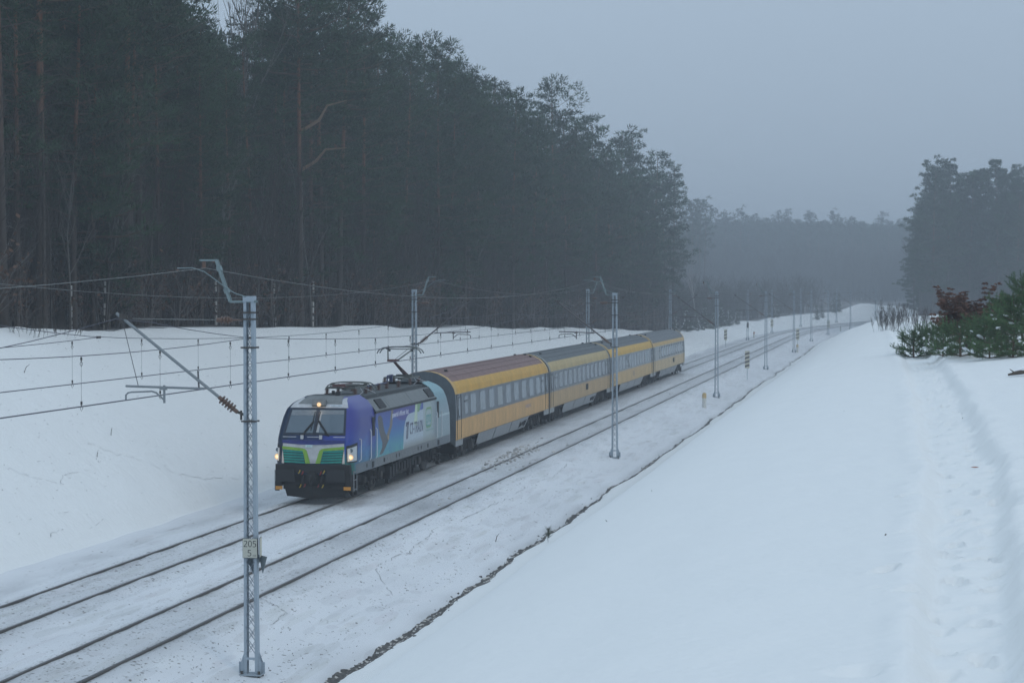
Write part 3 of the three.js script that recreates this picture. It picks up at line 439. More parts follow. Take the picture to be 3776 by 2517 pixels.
{ // thin birches whose white lower stems glimmer in the front of the dark wood
  const b = makeBare('birch_tree', 77, { H: 13, R: 0.075, depth: 3, kids: 8, fork: 0.4, spread: 0.5, thin: 0.009, first: 0.33, up: 0.04, col: [0.13, 0.125, 0.115] }); { const w = new MB(), r = rand(6); for (let k = 0; k < 7; k++) if (k !== 4) w.tube([V(0.005 * k, 0.1 + k * 0.42, 0.004 * k), V(0.005 * k + 0.004, 0.1 + k * 0.42 + 0.22 + 0.18 * r(), 0.004 * k + 0.004)], 0.082 - k * 0.003, 7, [0.5, 0.49, 0.47], false); w.build('white_bark', barkMat, b); }
  [[163, 36.6, 'thin birch near the left edge whose white stem shows at the snow line'], [240, 36.2, 'thin birch with pale stem between the left edge and the nearest mast'], [496, 36.8, 'thin birch with white stem just left of the nearest mast'], [632, 36.4, 'thin birch with white stem just right of the nearest mast'], [718, 35.9, 'slanting pale birch stem between the forked pine and the grey-boled pine'], [1075, 36.5, 'pale birch stem right of the second mast, above the first coach roof']].forEach(([x, W, label], i) => { const Z = ZofX(x, W), u = uOf(Z, W); const t = copyOf(b, stand(u, W, -0.1), i * 1.3, label, 'tree', null, 0.75 + 0.07 * i); if (i === 4) t.rotation.z = -0.12; });
}
// ---------- the train ----------
const TW = 20.32;                                      // its track, metres left of the camera's line
const grimeTex = noiseTex(256, 6, (x, y) => { const s = tfbm(x, y * 0.25 % 1, 16, 4), b = tfbm(x, y, 4, 8); const v = 0.58 + 0.34 * s + 0.26 * b; return [v, v * 0.985, v * 0.96]; });
const paint = (r, g, b, rough = 0.42) => new THREE.MeshPhysicalMaterial({ color: rgb(r, g, b), roughness: rough, map: grimeTex, specularIntensity: 0.6 });
const M = {
  dark: std(0.013, 0.014, 0.016, 0.8), black: std(0.012, 0.012, 0.014, 0.7), under: std(0.02, 0.02, 0.02, 0.9), wheel: std(0.06, 0.055, 0.05, 0.7), steel: std(0.22, 0.23, 0.24, 0.5, { metalness: 0.5 }),
  grey: paint(0.16, 0.175, 0.185), roofGrey: paint(0.19, 0.205, 0.21, 0.6), deck: paint(0.085, 0.095, 0.10, 0.7), white: paint(0.52, 0.54, 0.57), lime: paint(0.22, 0.42, 0.06), teal: paint(0.012, 0.25, 0.22), navy: paint(0.02, 0.03, 0.10),
  pane: new THREE.MeshPhysicalMaterial({ color: rgb(0.065, 0.10, 0.13), roughness: 0.12, specularIntensity: 1, clearcoat: 0.6, clearcoatRoughness: 0.05 }), rail: std(0.55, 0.57, 0.6, 0.4), yellow: std(0.36, 0.26, 0.03, 0.6), red: std(0.22, 0.02, 0.02, 0.6), orange: std(0.6, 0.26, 0.03, 0.5),
  brownIns: std(0.10, 0.045, 0.03, 0.4), panto: std(0.10, 0.11, 0.10, 0.6), pantoRed: std(0.10, 0.035, 0.03, 0.6), lampGlass: new THREE.MeshPhysicalMaterial({ color: rgb(0.42, 0.45, 0.47), roughness: 0.15, clearcoat: 1 }), lamp: new THREE.MeshStandardMaterial({ color: rgb(0.4, 0.33, 0.24), emissive: rgb(1.0, 0.58, 0.24), emissiveIntensity: 0.55 }), lampCore: new THREE.MeshStandardMaterial({ color: rgb(0.3, 0.27, 0.2), emissive: rgb(1.0, 0.78, 0.46), emissiveIntensity: 1.05 }),
};
// ---- locomotive: local x to the right as seen, y up from the rail heads, z towards the camera; body from z = 9 to -9
const HF = 9.0;
const zFront = table([[0.9, 9.0], [1.45, 9.02], [2.35, 8.95], [2.52, 8.86], [3.44, 8.22], [3.58, 8.05], [3.72, 7.72], [3.86, 7.05]]);
const wFront = table([[0.9, 1.28], [1.45, 1.28], [2.35, 1.24], [2.52, 1.2], [3.44, 1.08], [3.6, 1.0], [3.86, 0.8]]);
const wSide = table([[0.9, 1.49], [2.7, 1.49], [3.1, 1.455], [3.4, 1.37], [3.65, 1.17], [3.86, 0.85]]);
function cabAt(t, y, off = 0) {                           // t 0 centre front, .5 corner starts, .75 side starts, 1 back of the cab side (right half)
  const s = Math.sign(t) || 1; t = Math.abs(t);
  const zf = zFront(y), wf = wFront(y), ws = wSide(y), bow = 0.03, zc = zf - bow; let x, z;
  if (t < 0.5) { x = wf * t / 0.5; z = zf - bow * (x / wf) ** 2; }
  else if (t < 0.75) { const q = (t - 0.5) / 0.25, a = (1 - q) ** 2, b = 2 * q * (1 - q), c = q * q; x = a * wf + b * (ws + 0.01) + c * ws; z = a * zc + b * (zc - 0.10) + c * (zc - 1.05); }
  else { x = ws; z = lerp(zc - 1.05, 5.5, (t - 0.75) / 0.25); }
  const p = V(s * x, y, z);
  if (off) { const e = 0.004, d1 = cabAt(s * Math.min(t + e, 1), y).sub(cabAt(s * Math.max(t - e, 0.0001), y)), d2 = cabAt(s * t, Math.min(y + 0.02, 3.86)).sub(cabAt(s * t, y - 0.02)); const n = d1.cross(d2).normalize(); if (n.x * s + n.z < 0) n.negate(); p.addScaledVector(n, off); }
  return p;
}
function grid(nx, ny, f, uvf) {
  const P = [], T = [], I = [];
  for (let j = 0; j <= ny; j++) for (let i = 0; i <= nx; i++) { const p = f(i / nx, j / ny); P.push(p.x, p.y, p.z); T.push(...(uvf ? uvf(i / nx, j / ny, p) : [i / nx, j / ny])); if (i && j) { const d = j * (nx + 1) + i, c = d - 1, b = d - nx - 1, a = b - 1; I.push(a, b, d, a, d, c); } }
  const g = new THREE.BufferGeometry(); g.setAttribute('position', new THREE.Float32BufferAttribute(P, 3)); g.setAttribute('uv', new THREE.Float32BufferAttribute(T, 2)); g.setIndex(I); g.computeVertexNormals(); return g;
}
// thick patch that follows the cab's skin: t0..t1 by y0..y1
function patch(t0, t1, y0, y1, off, nx = 8, ny = 6) { return grid(nx, ny, (a, b) => cabAt(lerp(t0, t1, a), lerp(typeof y0 === 'function' ? y0(lerp(t0, t1, a)) : y0, typeof y1 === 'function' ? y1(lerp(t0, t1, a)) : y1, b), off)); }
function frontShape(pts, off, name, m, parent) {          // a flat plate with an outline, laid on the lower front
  const g = new THREE.ExtrudeGeometry(new THREE.Shape(pts.map(([x, y]) => new THREE.Vector2(x, y))), { depth: 0.02, bevelEnabled: false }), p = g.attributes.position;
  for (let i = 0; i < p.count; i++) { const x = p.getX(i), y = p.getY(i), z = p.getZ(i); p.setZ(i, zFront(y) - 0.03 * (x / wFront(y)) ** 2 + off + z); }
  g.computeVertexNormals(); return put(name, g, m, parent);
}
const loco = thing('electric_locomotive', 'blue and green electric locomotive with eagle print and lit headlights heading the train', 'locomotive', [-TW, 0, -83.5]);
loco.scale.set(0.975, 0.96, 0.98);
const cabPaint = (rear) => new THREE.MeshPhysicalMaterial({ color: rgb(0.95, 0.95, 0.95), roughness: 0.35, specularIntensity: 0.6, map: canvasTex(1024, 512, (g, w, h) => {
  // x: developed skin from left back over the front to right back, y: 0.9 .. 3.86
  const Y = (y) => h - (y - 0.9) / 2.96 * h;
  let a = g.createLinearGradient(0, 0, 0, h);
  if (!rear) { a.addColorStop(0, '#474b90'); a.addColorStop(0.35, '#363a86'); a.addColorStop(0.6, '#2f4a97'); a.addColorStop(0.78, '#1f5d86'); a.addColorStop(0.9, '#1f6a70'); a.addColorStop(1, '#2c5b60'); }
  else { a.addColorStop(0, '#6fa0a8'); a.addColorStop(0.4, '#7f949d'); a.addColorStop(0.75, '#85979d'); a.addColorStop(1, '#6f7d82'); }
  g.fillStyle = a; g.fillRect(0, 0, w, h);
  if (!rear) {
    a = g.createLinearGradient(w * 0.25, 0, w * 0.62, 0); a.addColorStop(0, 'rgba(20,48,82,1)'); a.addColorStop(0.75, 'rgba(22,42,86,0.95)'); a.addColorStop(1, 'rgba(40,48,140,0)');
    g.fillStyle = a; g.fillRect(0, Y(2.55), w, h);
    g.fillStyle = 'rgba(18,40,66,1)'; g.fillRect(0, 0, w * 0.3, h);
    a = g.createLinearGradient(0, Y(1.9), 0, Y(1.4)); a.addColorStop(0, 'rgba(20,90,90,0)'); a.addColorStop(1, 'rgba(22,92,84,0.9)'); g.fillStyle = a; g.fillRect(w * 0.6, Y(1.9), w * 0.22, h);
    const r = rand(3); for (let i = 0; i < 16; i++) { g.globalAlpha = 0.18; g.fillStyle = '#2a7fae'; g.beginPath(); g.ellipse(w * (0.82 + 0.15 * r()), Y(1.5 + 0.6 * r()), 14, 60 * r() + 14, r(), 0, 7); g.fill(); } g.globalAlpha = 1;
  } else { g.globalAlpha = 0.35; for (let i = 0; i < 60; i++) { g.fillStyle = '#bcd0d4'; g.fillRect(0, i * h / 60, w, 2); } g.globalAlpha = 1; g.fillStyle = '#aebfc0'; g.fillRect(0, Y(2.42), w, h * 0.03); }
  g.fillStyle = '#565f66'; g.fillRect(0, Y(1.42), w * 0.2, h); g.fillRect(w * 0.83, Y(1.42), w, h);
}) });
const cabSkin = () => grid(96, 40, (a, b) => cabAt(lerp(-1, 1, a) || 0.0001, lerp(1.06, 3.86, b)), (a, b) => [a, (lerp(1.06, 3.86, b) - 0.9) / 2.96]);
const capGeo = () => { const b = new MB(); for (let k = 0; k < 24; k++) { const q = (i) => cabAt(lerp(-1, 1, i / 24) || 0.0001, 3.86); const a = q(k), c = q(k + 1); b.tri(a, c, V(0, 3.87, 6.3)); } b.quad(V(-0.85, 3.86, 5.5), V(0.85, 3.86, 5.5), V(0.85, 3.2, 5.5), V(-0.85, 3.2, 5.5)); b.quad(V(-1.45, 3.2, 5.5), V(1.45, 3.2, 5.5), V(0.85, 3.86, 5.5), V(-0.85, 3.86, 5.5)); return b.geo(false); };
{
  const cab = put('cab', cabSkin(), cabPaint(false), loco); put('cab_roof', capGeo(), M.deck, cab);
  const back = put('cab', cabSkin(), cabPaint(true), loco); back.rotation.y = Math.PI; put('cab_roof', capGeo(), M.deck, back);
  // front face
  const mask = put('window_surround', patch(-0.488, 0.488, 2.5, 3.47, 0.012, 12, 8), paint(0.016, 0.024, 0.045), loco);
  put('windscreen', patch(-0.455, -0.025, 2.58, 3.4, 0.022), M.pane, loco); put('windscreen', patch(0.03, 0.455, 2.58, 3.4, 0.022), M.pane, loco);
  const blind = paint(0.2, 0.23, 0.26, 0.3); put('sun_blind', patch(-0.45, -0.03, 3.2, 3.385, 0.026), blind, loco); put('sun_blind', patch(0.035, 0.45, 3.24, 3.385, 0.026), blind, loco);
  put('window_post', patch(0.03, 0.07, 2.6, 3.3, 0.027, 2, 4), paint(0.4, 0.43, 0.46), loco);
  put('roof_band', patch(-0.52, 0.52, 3.475, (t) => 3.62 + 0.19 * Math.min(1, Math.max(0, Math.abs(t) - 0.34) * 9), 0.012, 26, 4), M.white, loco);
  put('roof_hood', patch(-0.42, 0.42, 3.60, 3.855, 0.020, 16, 6), M.roofGrey, loco);
  const box = new MB(); box.box(0, 3.6, 8.02, 0.52, 0.27, 0.34, -0.62); box.build('lamp_housing', M.grey, loco);
  const lampAt = (x, y, z, r, core) => { const o = put('headlight', new THREE.CircleGeometry(r, 20), M.lamp, loco); o.position.set(x, y, z); const c = put('lamp_core', new THREE.CircleGeometry(r * 0.6, 16), M.lampCore, o); c.position.z = 0.006; if (core) { const d = put('reflector', new THREE.CircleGeometry(r * 0.25, 12), M.pantoRed, o); d.position.z = 0.012; } const L = new THREE.PointLight(0xffd9a0, 0.12); L.position.set(x, y, z + 0.25); L.castShadow = true; loco.add(L); return o; };
  lampAt(0.02, 3.61, 8.24, 0.085, true);
  for (const s of [-1, 1]) {
    put('headlight_surround', patch(s * 0.49, s * 0.69, 1.5, (t) => 2.12 + 0.1 * (Math.abs(t) - 0.49) * 5, 0.008, 8, 6), M.black, loco);
    put('headlight_glass', patch(s * 0.505, s * 0.675, 1.55, (t) => 2.02 + 0.1 * (Math.abs(t) - 0.5) * 5, 0.018, 8, 6), M.lampGlass, loco);
    const hole = put('spare_lamp', new THREE.CircleGeometry(0.075, 16), M.pane, loco); { const p = cabAt(s * 0.56, 1.95, 0.028); hole.position.copy(p); hole.rotation.y = s * 0.35; }
    const p = cabAt(s * 0.555, 1.70, 0.03), o = lampAt(p.x, p.y, p.z + 0.02, 0.105); o.rotation.y = s * 0.3;
  }
  // lower front: nose panel with a V of lime lines and slatted grilles
  put('nose_panel', patch(-0.462, 0.462, 1.47, 2.33, 0.010, 14, 8), M.white, loco);
  frontShape([[-1.17, 2.33], [-0.6, 2.33], [0, 2.33], [0.6, 2.33], [1.17, 2.33], [1.17, 2.22], [0.5, 2.17], [0, 2.16], [-0.5, 2.17], [-1.17, 2.22]], 0.018, 'nose_stripe', paint(0.03, 0.04, 0.20), loco);
  for (const s of [-1, 1]) {
    const f = (pts) => (s < 0 ? pts.map(([x, y]) => [-x, y]).reverse() : pts);
    frontShape(f([[0.10, 1.47], [0.27, 1.47], [0.36, 1.86], [0.42, 1.93], [1.16, 2.0], [1.165, 2.1], [0.42, 2.03], [0.31, 2.0], [0.24, 1.94]]), 0.022, 'lime_line', M.lime, loco);
    frontShape(f([[0.28, 1.47], [1.08, 1.47], [1.15, 1.98], [0.44, 1.91], [0.38, 1.86]]), 0.016, 'grille_back', M.black, loco);
    for (let k = 0; k < 5; k++) { const y0 = 1.475 + k * 0.098, y1 = y0 + 0.067, xi = (y) => 0.29 + (y - 1.47) * 0.22, xo = (y) => 1.075 + (y - 1.47) * 0.13; frontShape(f([[xi(y0), y0], [xo(y0), y0 + 0.03], [xo(y1), y1 + 0.03], [xi(y1), y1]]), 0.03, 'grille_slat', M.teal, loco); }
  }
  const st = new MB();
  for (const [a, b] of [[-0.48, -0.27], [-0.1, 0.12], [0.3, 0.48]]) put('white_line', patch(a, b, 2.425, 2.445, 0.018, 4, 1), M.white, loco);
  for (const [sx, tip] of [[-0.13, -0.05], [0.16, 0.09]]) { // wipers
    const w = new MB(), P = (x, y) => { const wf = wFront(y); return cabAt(clamp(x / wf * 0.5, -0.49, 0.49), y, 0.05); };
    w.bar(P(sx * 3.6, 2.46), P(sx * 0.35 * 2, 3.0), 0.03); w.bar(P(sx * 3.2, 2.46), P(sx * 0.25 * 2, 2.98), 0.02); w.bar(P(tip * 0.8 + (sx < 0 ? -0.05 : 0.03), 3.32), P(tip * 0.8 + (sx < 0 ? -0.1 : -0.02), 2.66), 0.025); w.build('wiper', M.black, loco);
  }
  for (const x of [-0.42, 0.28]) { const w = new MB(); w.box(x, 2.44, 8.98, 0.1, 0.14, 0.08); w.build('washer_cover', M.white, loco); }
  for (const s of [-1, 1]) for (const sy of [0]) { const w = new MB(), p0 = cabAt(s * 0.74, 1.55, 0.06), p1 = cabAt(s * 0.74, 2.3, 0.06); w.tube([cabAt(s * 0.725, 1.5, 0.01), p0, p1, cabAt(s * 0.725, 2.33, 0.01)], 0.018, 5); w.build('handrail', M.rail, loco); }
  put('number_plate', grid(1, 1, (a, b) => cabAt(lerp(0.20, 0.42, a), lerp(3.5, 3.585, b), 0.022)), new THREE.MeshStandardMaterial({ roughness: 0.4, map: canvasTex(256, 64, (g, w, h) => { g.fillStyle = '#b8bec4'; g.fillRect(0, 0, w, h); g.fillStyle = '#5b7480'; g.font = 'bold 54px sans-serif'; g.textBaseline = 'middle'; g.textAlign = 'center'; g.fillText('1293 201', w / 2, h / 2 + 2, w * 0.96); }) }), loco);
  put('badge', grid(1, 1, (a, b) => { const p = V(lerp(-0.3, -0.02, a), lerp(2.06, 2.16, b), 0); p.z = zFront(p.y) + 0.034; return p; }), new THREE.MeshStandardMaterial({ roughness: 0.4, map: canvasTex(256, 96, (g, w, h) => { g.fillStyle = '#c6cdd2'; g.fillRect(0, 0, w, h); g.strokeStyle = '#6fb6b2'; g.lineWidth = 7; g.beginPath(); g.roundRect(14, 10, 228, 70, 26); g.stroke(); g.fillStyle = '#5aa9a6'; g.font = 'bold 62px sans-serif'; g.textAlign = 'center'; g.textBaseline = 'middle'; g.fillText('gmp', w / 2, 42); }) }), loco);
  // middle body
  const body = new MB(), zz = 5.5;
  for (const s of [-1, 1]) { const a = V(s * 1.49, 1.06, zz), b = V(s * 1.49, 1.06, -zz), c = V(s * 1.49, 1.42, -zz), d = V(s * 1.49, 1.42, zz); s > 0 ? body.quad(a, b, c, d) : body.quad(b, a, d, c); }
  body.quad(V(-1.49, 1.06, -zz), V(1.49, 1.06, -zz), V(1.49, 1.06, zz), V(-1.49, 1.06, zz)); body.build('sill', M.grey, loco);
  const livery = canvasTex(2048, 340, (g, w, h) => {
    // x: metres from the front cab towards the rear, 11 m; y 1.42 .. 3.2
    const X = (m) => m / 11 * w, Y = (y) => h - (y - 1.42) / 1.78 * h;
    let a = g.createLinearGradient(0, 0, 0, h); a.addColorStop(0, '#46519f'); a.addColorStop(0.3, '#3f62ac'); a.addColorStop(0.6, '#3f80b4'); a.addColorStop(0.85, '#4f9fae'); a.addColorStop(1, '#52a5a4'); g.fillStyle = a; g.fillRect(0, 0, w, h);
    const r = rand(17);
    for (let i = 0; i < 26; i++) { g.globalAlpha = 0.22; g.fillStyle = i % 2 ? '#3a78a6' : '#5fb3b4'; g.beginPath(); g.ellipse(X(4.4 * r()), Y(1.45 + 0.25 * r()), 20 + 60 * r(), 10 + 40 * r(), 0, 0, 7); g.fill(); } g.globalAlpha = 1;
    g.fillStyle = '#4d4a97'; g.beginPath(); g.moveTo(X(2.3), 0); g.lineTo(X(7.2), 0); g.bezierCurveTo(X(6.6), Y(2.8), X(5.4), Y(2.5), X(4.7), Y(2.6)); g.bezierCurveTo(X(3.6), Y(2.6), X(3.1), Y(2.95), X(2.3), 0); g.fill();
    // pale rear field with a soft bow of light
    g.fillStyle = '#b9c8d2'; g.beginPath(); g.moveTo(X(4.7), h); g.bezierCurveTo(X(4.7), Y(2.2), X(5), Y(2.75), X(5.8), Y(2.8)); g.lineTo(X(8.6), Y(2.85)); g.lineTo(X(8.6), h); g.fill();
    a = g.createLinearGradient(X(8), 0, X(11), 0); a.addColorStop(0, '#adbcc0'); a.addColorStop(0.6, '#a9b8b8'); a.addColorStop(1, '#8d9ba3'); g.fillStyle = a; g.fillRect(X(8.4), 0, w, h);
    g.fillStyle = '#7fa67a'; g.beginPath(); g.moveTo(X(6.9), 0); g.lineTo(X(8.1), 0); g.lineTo(X(7.6), Y(2.78)); g.lineTo(X(6.8), Y(2.8)); g.fill(); g.fillStyle = '#c9dcc0'; g.beginPath(); g.moveTo(X(6.95), 0); g.lineTo(X(7.25), 0); g.lineTo(X(7.3), Y(2.2)); g.lineTo(X(6.6), Y(2.3)); g.fill();
    g.strokeStyle = '#8f93c8'; g.lineWidth = 8; g.beginPath(); g.moveTo(X(8.3), 0); g.lineTo(X(7.8), Y(2.85)); g.stroke(); g.strokeStyle = '#7c8b96'; g.lineWidth = 5; g.beginPath(); g.moveTo(X(9.7), 0); g.bezierCurveTo(X(10.5), Y(2.8), X(10.8), Y(2.3), X(10.85), h); g.stroke();
    a = g.createLinearGradient(0, Y(1.75), 0, h); a.addColorStop(0, 'rgba(140,146,144,0)'); a.addColorStop(1, 'rgba(140,142,138,0.85)'); g.fillStyle = a; g.fillRect(X(4.8), Y(1.8), w, h);
    // flying eagle
    g.fillStyle = '#56565a'; g.beginPath(); g.moveTo(X(0.35), Y(2.95)); g.bezierCurveTo(X(0.4), Y(2.5), X(0.7), Y(2.2), X(1.1), Y(1.95)); g.lineTo(X(1.05), Y(1.75)); g.lineTo(X(0.62), Y(1.52)); g.lineTo(X(0.72), Y(1.47)); g.lineTo(X(0.85), Y(1.52)); g.lineTo(X(0.9), Y(1.45)); g.lineTo(X(1.05), Y(1.53)); g.lineTo(X(1.15), Y(1.5)); g.lineTo(X(1.65), Y(1.72)); g.bezierCurveTo(X(2.15), Y(1.95), X(2.3), Y(2.02), X(2.25), Y(2.1)); g.lineTo(X(1.9), Y(2.16)); g.bezierCurveTo(X(1.6), Y(2.2), X(1.3), Y(2.45), X(1.1), Y(2.9)); g.bezierCurveTo(X(0.8), Y(3.0), X(0.6), Y(3.1), X(0.35), Y(2.95)); g.fill();
    g.fillStyle = '#7d746a'; g.beginPath(); g.moveTo(X(1.75), Y(2.15)); g.lineTo(X(2.3), Y(2.5)); g.lineTo(X(2.6), Y(3.15)); g.lineTo(X(2.95), Y(3.1)); g.lineTo(X(2.75), Y(2.5)); g.lineTo(X(2.15), Y(2.06)); g.fill(); g.fillStyle = '#a59478'; g.beginPath(); g.ellipse(X(2.1), Y(2.06), 26, 16, 0.3, 0, 7); g.fill();
    // print
    g.fillStyle = '#e7e9ef'; g.textBaseline = 'middle'; g.textAlign = 'left'; g.font = 'bold 50px sans-serif'; g.fillText('powerful  efficient  fast', X(2.75), Y(2.9), X(2.9));
    g.fillStyle = '#20234f'; g.font = 'bold 124px sans-serif'; g.fillText('CT-TRAIN', X(5.85), Y(2.16), X(2.55));
    g.save(); g.translate(X(5.3), Y(2.15)); g.transform(1, 0, -0.22, 1, 0, 0); g.fillRect(-34, -62, 104, 22); g.fillRect(-34, -40, 26, 12); g.fillRect(-4, -40, 26, 110); g.fillRect(32, -40, 26, 110); g.restore();
    g.strokeStyle = '#6f9c4c'; g.lineWidth = 16; g.beginPath(); g.roundRect(X(8.9), Y(2.82), X(1.15), 150, 44); g.stroke(); g.strokeStyle = '#8aaE9c'; g.lineWidth = 10; g.beginPath(); g.roundRect(X(8.9), Y(2.78), X(1.15), 150, 44); g.stroke();
    g.fillStyle = '#4f9a97'; g.font = 'bold 118px sans-serif'; g.textAlign = 'center'; g.fillText('gmp', X(9.48), Y(2.44), X(1.0)); g.fillRect(X(9.2), Y(2.12), X(0.5), 12); g.font = '30px sans-serif'; g.fillStyle = '#7ba5a2'; g.fillRect(X(8.95), Y(1.92), X(1.5), 10);
  });
  const liv = new THREE.MeshPhysicalMaterial({ roughness: 0.4, specularIntensity: 0.6, color: rgb(0.82, 0.82, 0.82), map: livery });
  for (const s of [1, -1]) put('side_panel', grid(20, 4, (a, b) => V(s * 1.49, lerp(1.42, 3.2, b), s > 0 ? lerp(5.5, -5.5, a) : lerp(-5.5, 5.5, a)), (a, b) => [s > 0 ? a : 1 - a, b]), liv, loco);
  for (const s of [1, -1]) {
    const v = new MB(); v.box(s * 1.485, 3.17, 0, 0.05, 0.09, 11); v.build('vent_strip', M.black, loco);
    for (let k = 0; k < 36; k++) { }
    const edges = [5.5, 3.1, -0.9, -5.4];
    for (let k = 0; k < 3; k++) { const z0 = edges[k] - 0.02, z1 = edges[k + 1] + 0.02, c = new MB(), q = [V(s * 1.51, 3.21, z0), V(s * 1.51, 3.21, z1), V(s * 1.16, 3.66, z1), V(s * 1.16, 3.66, z0)]; s > 0 ? c.quad(...q) : c.quad(q[1], q[0], q[3], q[2]); const p = c.build('roof_hatch', M.roofGrey, loco); if (k !== 1) { const zc = k === 0 ? 4.2 : -4.6, f = new MB(); f.box(s * 1.345, 3.45, zc, 0.06, 0.42, 1.05, 0, 0, s * 0.66); f.build('air_intake', M.black, p); } }
    const br = new MB(); for (let k = 0; k < 44; k++) br.box(s * 1.512, 3.175, 5.4 - k * 0.25, 0.02, 0.06, 0.03); br.build('vent_bars', M.grey, loco);
  }
  const dk = new MB(); dk.quad(V(-1.16, 3.66, 5.5), V(1.16, 3.66, 5.5), V(1.16, 3.66, -5.5), V(-1.16, 3.66, -5.5)); dk.box(0, 3.72, 0, 1.9, 0.14, 10.2); dk.build('roof_deck', M.deck, loco);
  // side doors, windows, handrails
  for (const s of [1, -1]) for (const e of [1, -1]) {
    const zc = e * 5.95, d = new MB();
    if (e > 0) { d.box(s * 1.492, 2.3, zc, 0.012, 1.75, 0.78); }
    const win = new MB(); win.box(s * 1.497, 2.66, zc - e * 0.1, 0.02, 0.72, 0.34); win.build('side_window', M.black, loco);
    for (const o of [-0.48, 0.44]) { const h = new MB(), x = s * 1.54; h.tube([V(s * 1.49, 2.58, zc + o), V(x, 2.52, zc + o), V(x, 1.5, zc + o), V(s * 1.49, 1.42, zc + o)], 0.02, 5); h.build('handrail', M.rail, loco); }
    const stp = new MB(); for (const y of [0.42, 0.72, 1.0]) stp.box(s * 1.42, y, zc, 0.22, 0.04, 0.55); for (const o of [-0.28, 0.28]) stp.box(s * 1.45, 0.75, zc + o, 0.05, 0.75, 0.04); stp.build('step', M.under, loco);
    const g1 = new MB(); g1.box(s * 1.496, 1.22, zc - e * 0.02, 0.02, 0.22, 0.3); g1.build('sand_hatch', M.black, loco);
  }
  for (const z of [4.1, -3.8]) { const b = new MB(); b.box(1.495, 1.24, z, 0.02, 0.16, 0.16); b.build('socket', M.black, loco); }
  for (const z of [2.05, 1.55, -1.9, -2.5, 6.9]) { const c = put('filler_cap', new THREE.CircleGeometry(0.09, 14), M.black, loco); c.position.set(1.497, 1.25, z); c.rotation.y = Math.PI / 2; }
  for (const [z, w] of [[3.3, 0.6], [1.0, 0.5], [0.1, 0.9], [-3.1, 0.9]]) { const b = new MB(); b.box(1.493, 1.27, z, 0.012, 0.09, w); b.build('lettering_strip', M.grey, loco); }
  // front end below the nose
  const bb = new MB(); bb.box(0, 1.28, 8.85, 2.78, 0.32, 0.5); bb.build('buffer_beam', M.dark, loco);
  for (const s of [-1, 1]) {
    const b = new MB(); b.box(s * 0.93, 1.05, 9.34, 0.68, 0.44, 0.06); b.cyl(V(s * 0.93, 1.05, 8.9), V(s * 0.93, 1.05, 9.33), 0.16, 12); b.build('buffer', M.dark, loco);
    const c = new MB(); c.box(s * 1.3, 0.98, 8.72, 0.2, 0.72, 0.62); c.box(s * 1.36, 0.62, 8.95, 0.14, 0.34, 0.1); c.build('corner_box', M.under, loco);
    const y = new MB(); y.box(s * 1.28, 0.56, 9.02, 0.26, 0.13, 0.02); y.build('marker_plate', M.orange, loco);
    const q = new MB(); for (const yy of [0.5, 0.85, 1.15]) q.box(s * 1.47, yy, 8.6, 0.05, 0.03, 0.42); for (const o of [8.38, 8.82]) q.box(s * 1.48, 0.82, o, 0.04, 0.75, 0.03); q.build('step_frame', M.steel, loco);
    for (const [x, yy, m] of [[0.46, 1.16, 'yellow'], [0.34, 1.12, 'red'], [0.26, 0.66, 'red'], [0.42, 0.64, 'yellow']]) { const h = new MB(); h.tube([V(s * x, yy + 0.06, 9.12), V(s * x, yy, 9.2), V(s * x - 0.05, yy - 0.05, 9.16)], 0.024, 5); h.build('brake_tap', M[m], loco); }
    const ho = new MB(); ho.tube([V(s * 0.36, 1.02, 9.1), V(s * 0.35, 0.8, 9.24), V(s * 0.25, 0.62, 9.16), V(s * 0.2, 0.7, 9.1)], 0.03, 6); ho.build('brake_hose', M.black, loco);
  }
  const cp = new MB(); cp.box(0, 1.02, 9.1, 0.3, 0.26, 0.4); cp.tube([V(0, 1.02, 9.2), V(0, 1.0, 9.42), V(0, 0.84, 9.46), V(0, 0.72, 9.36)], 0.045, 6); cp.build('coupler', M.under, loco);
  const pl = new MB(); { const A = (x, y, z) => V(x, y, z); for (const s of [-1, 1]) { const q = [A(0, 0.62, 9.12), A(s * 1.18, 0.66, 8.75), A(s * 1.1, 0.22, 8.6), A(0, 0.16, 9.0)]; s > 0 ? pl.quad(q[0], q[3], q[2], q[1]) : pl.quad(...q); const z = q.map((p) => p.clone().add(V(0, 0, -0.06))); s > 0 ? pl.quad(z[0], z[1], z[2], z[3]) : pl.quad(z[0], z[3], z[2], z[1]); } pl.box(0, 0.6, 8.7, 2.3, 0.2, 0.4); } pl.build('snow_plough', M.under, loco);
  const fill = new MB(); fill.box(0, 0.95, 8.4, 2.3, 0.7, 0.9); fill.build('front_frame', M.black, loco);
  // bogies
  bogie(loco, 4.75, 2.6, 0.625, true); bogie(loco, -4.75, 2.6, 0.625, true);
  for (const [x, z, w, h] of [[0, 0.1, 3.4, 0.62]]) { const b = new MB(); b.box(0, 0.72, z, 2.5, h, w); b.build('transformer', M.under, loco); }
  const r = rand(8); for (let k = 0; k < 10; k++) { const eq = new MB(); eq.box(1.2, 0.55 + 0.3 * r(), 2.4 - k * 0.5, 0.3, 0.3 + 0.3 * r(), 0.3); eq.build('equipment_box', M.dark, loco); }
  pantograph(loco, 4.1, false); pantograph(loco, -5.4, true);
  const bus = new MB(); bus.tube([V(0.35, 4.02, 2.2), V(0.35, 4.02, -1.2), V(0.35, 4.3, -1.3), V(0.35, 4.3, -2.2)], 0.035, 5); bus.box(0.35, 4.18, -1.9, 0.12, 0.3, 0.12); bus.build('busbar', M.navy, loco);
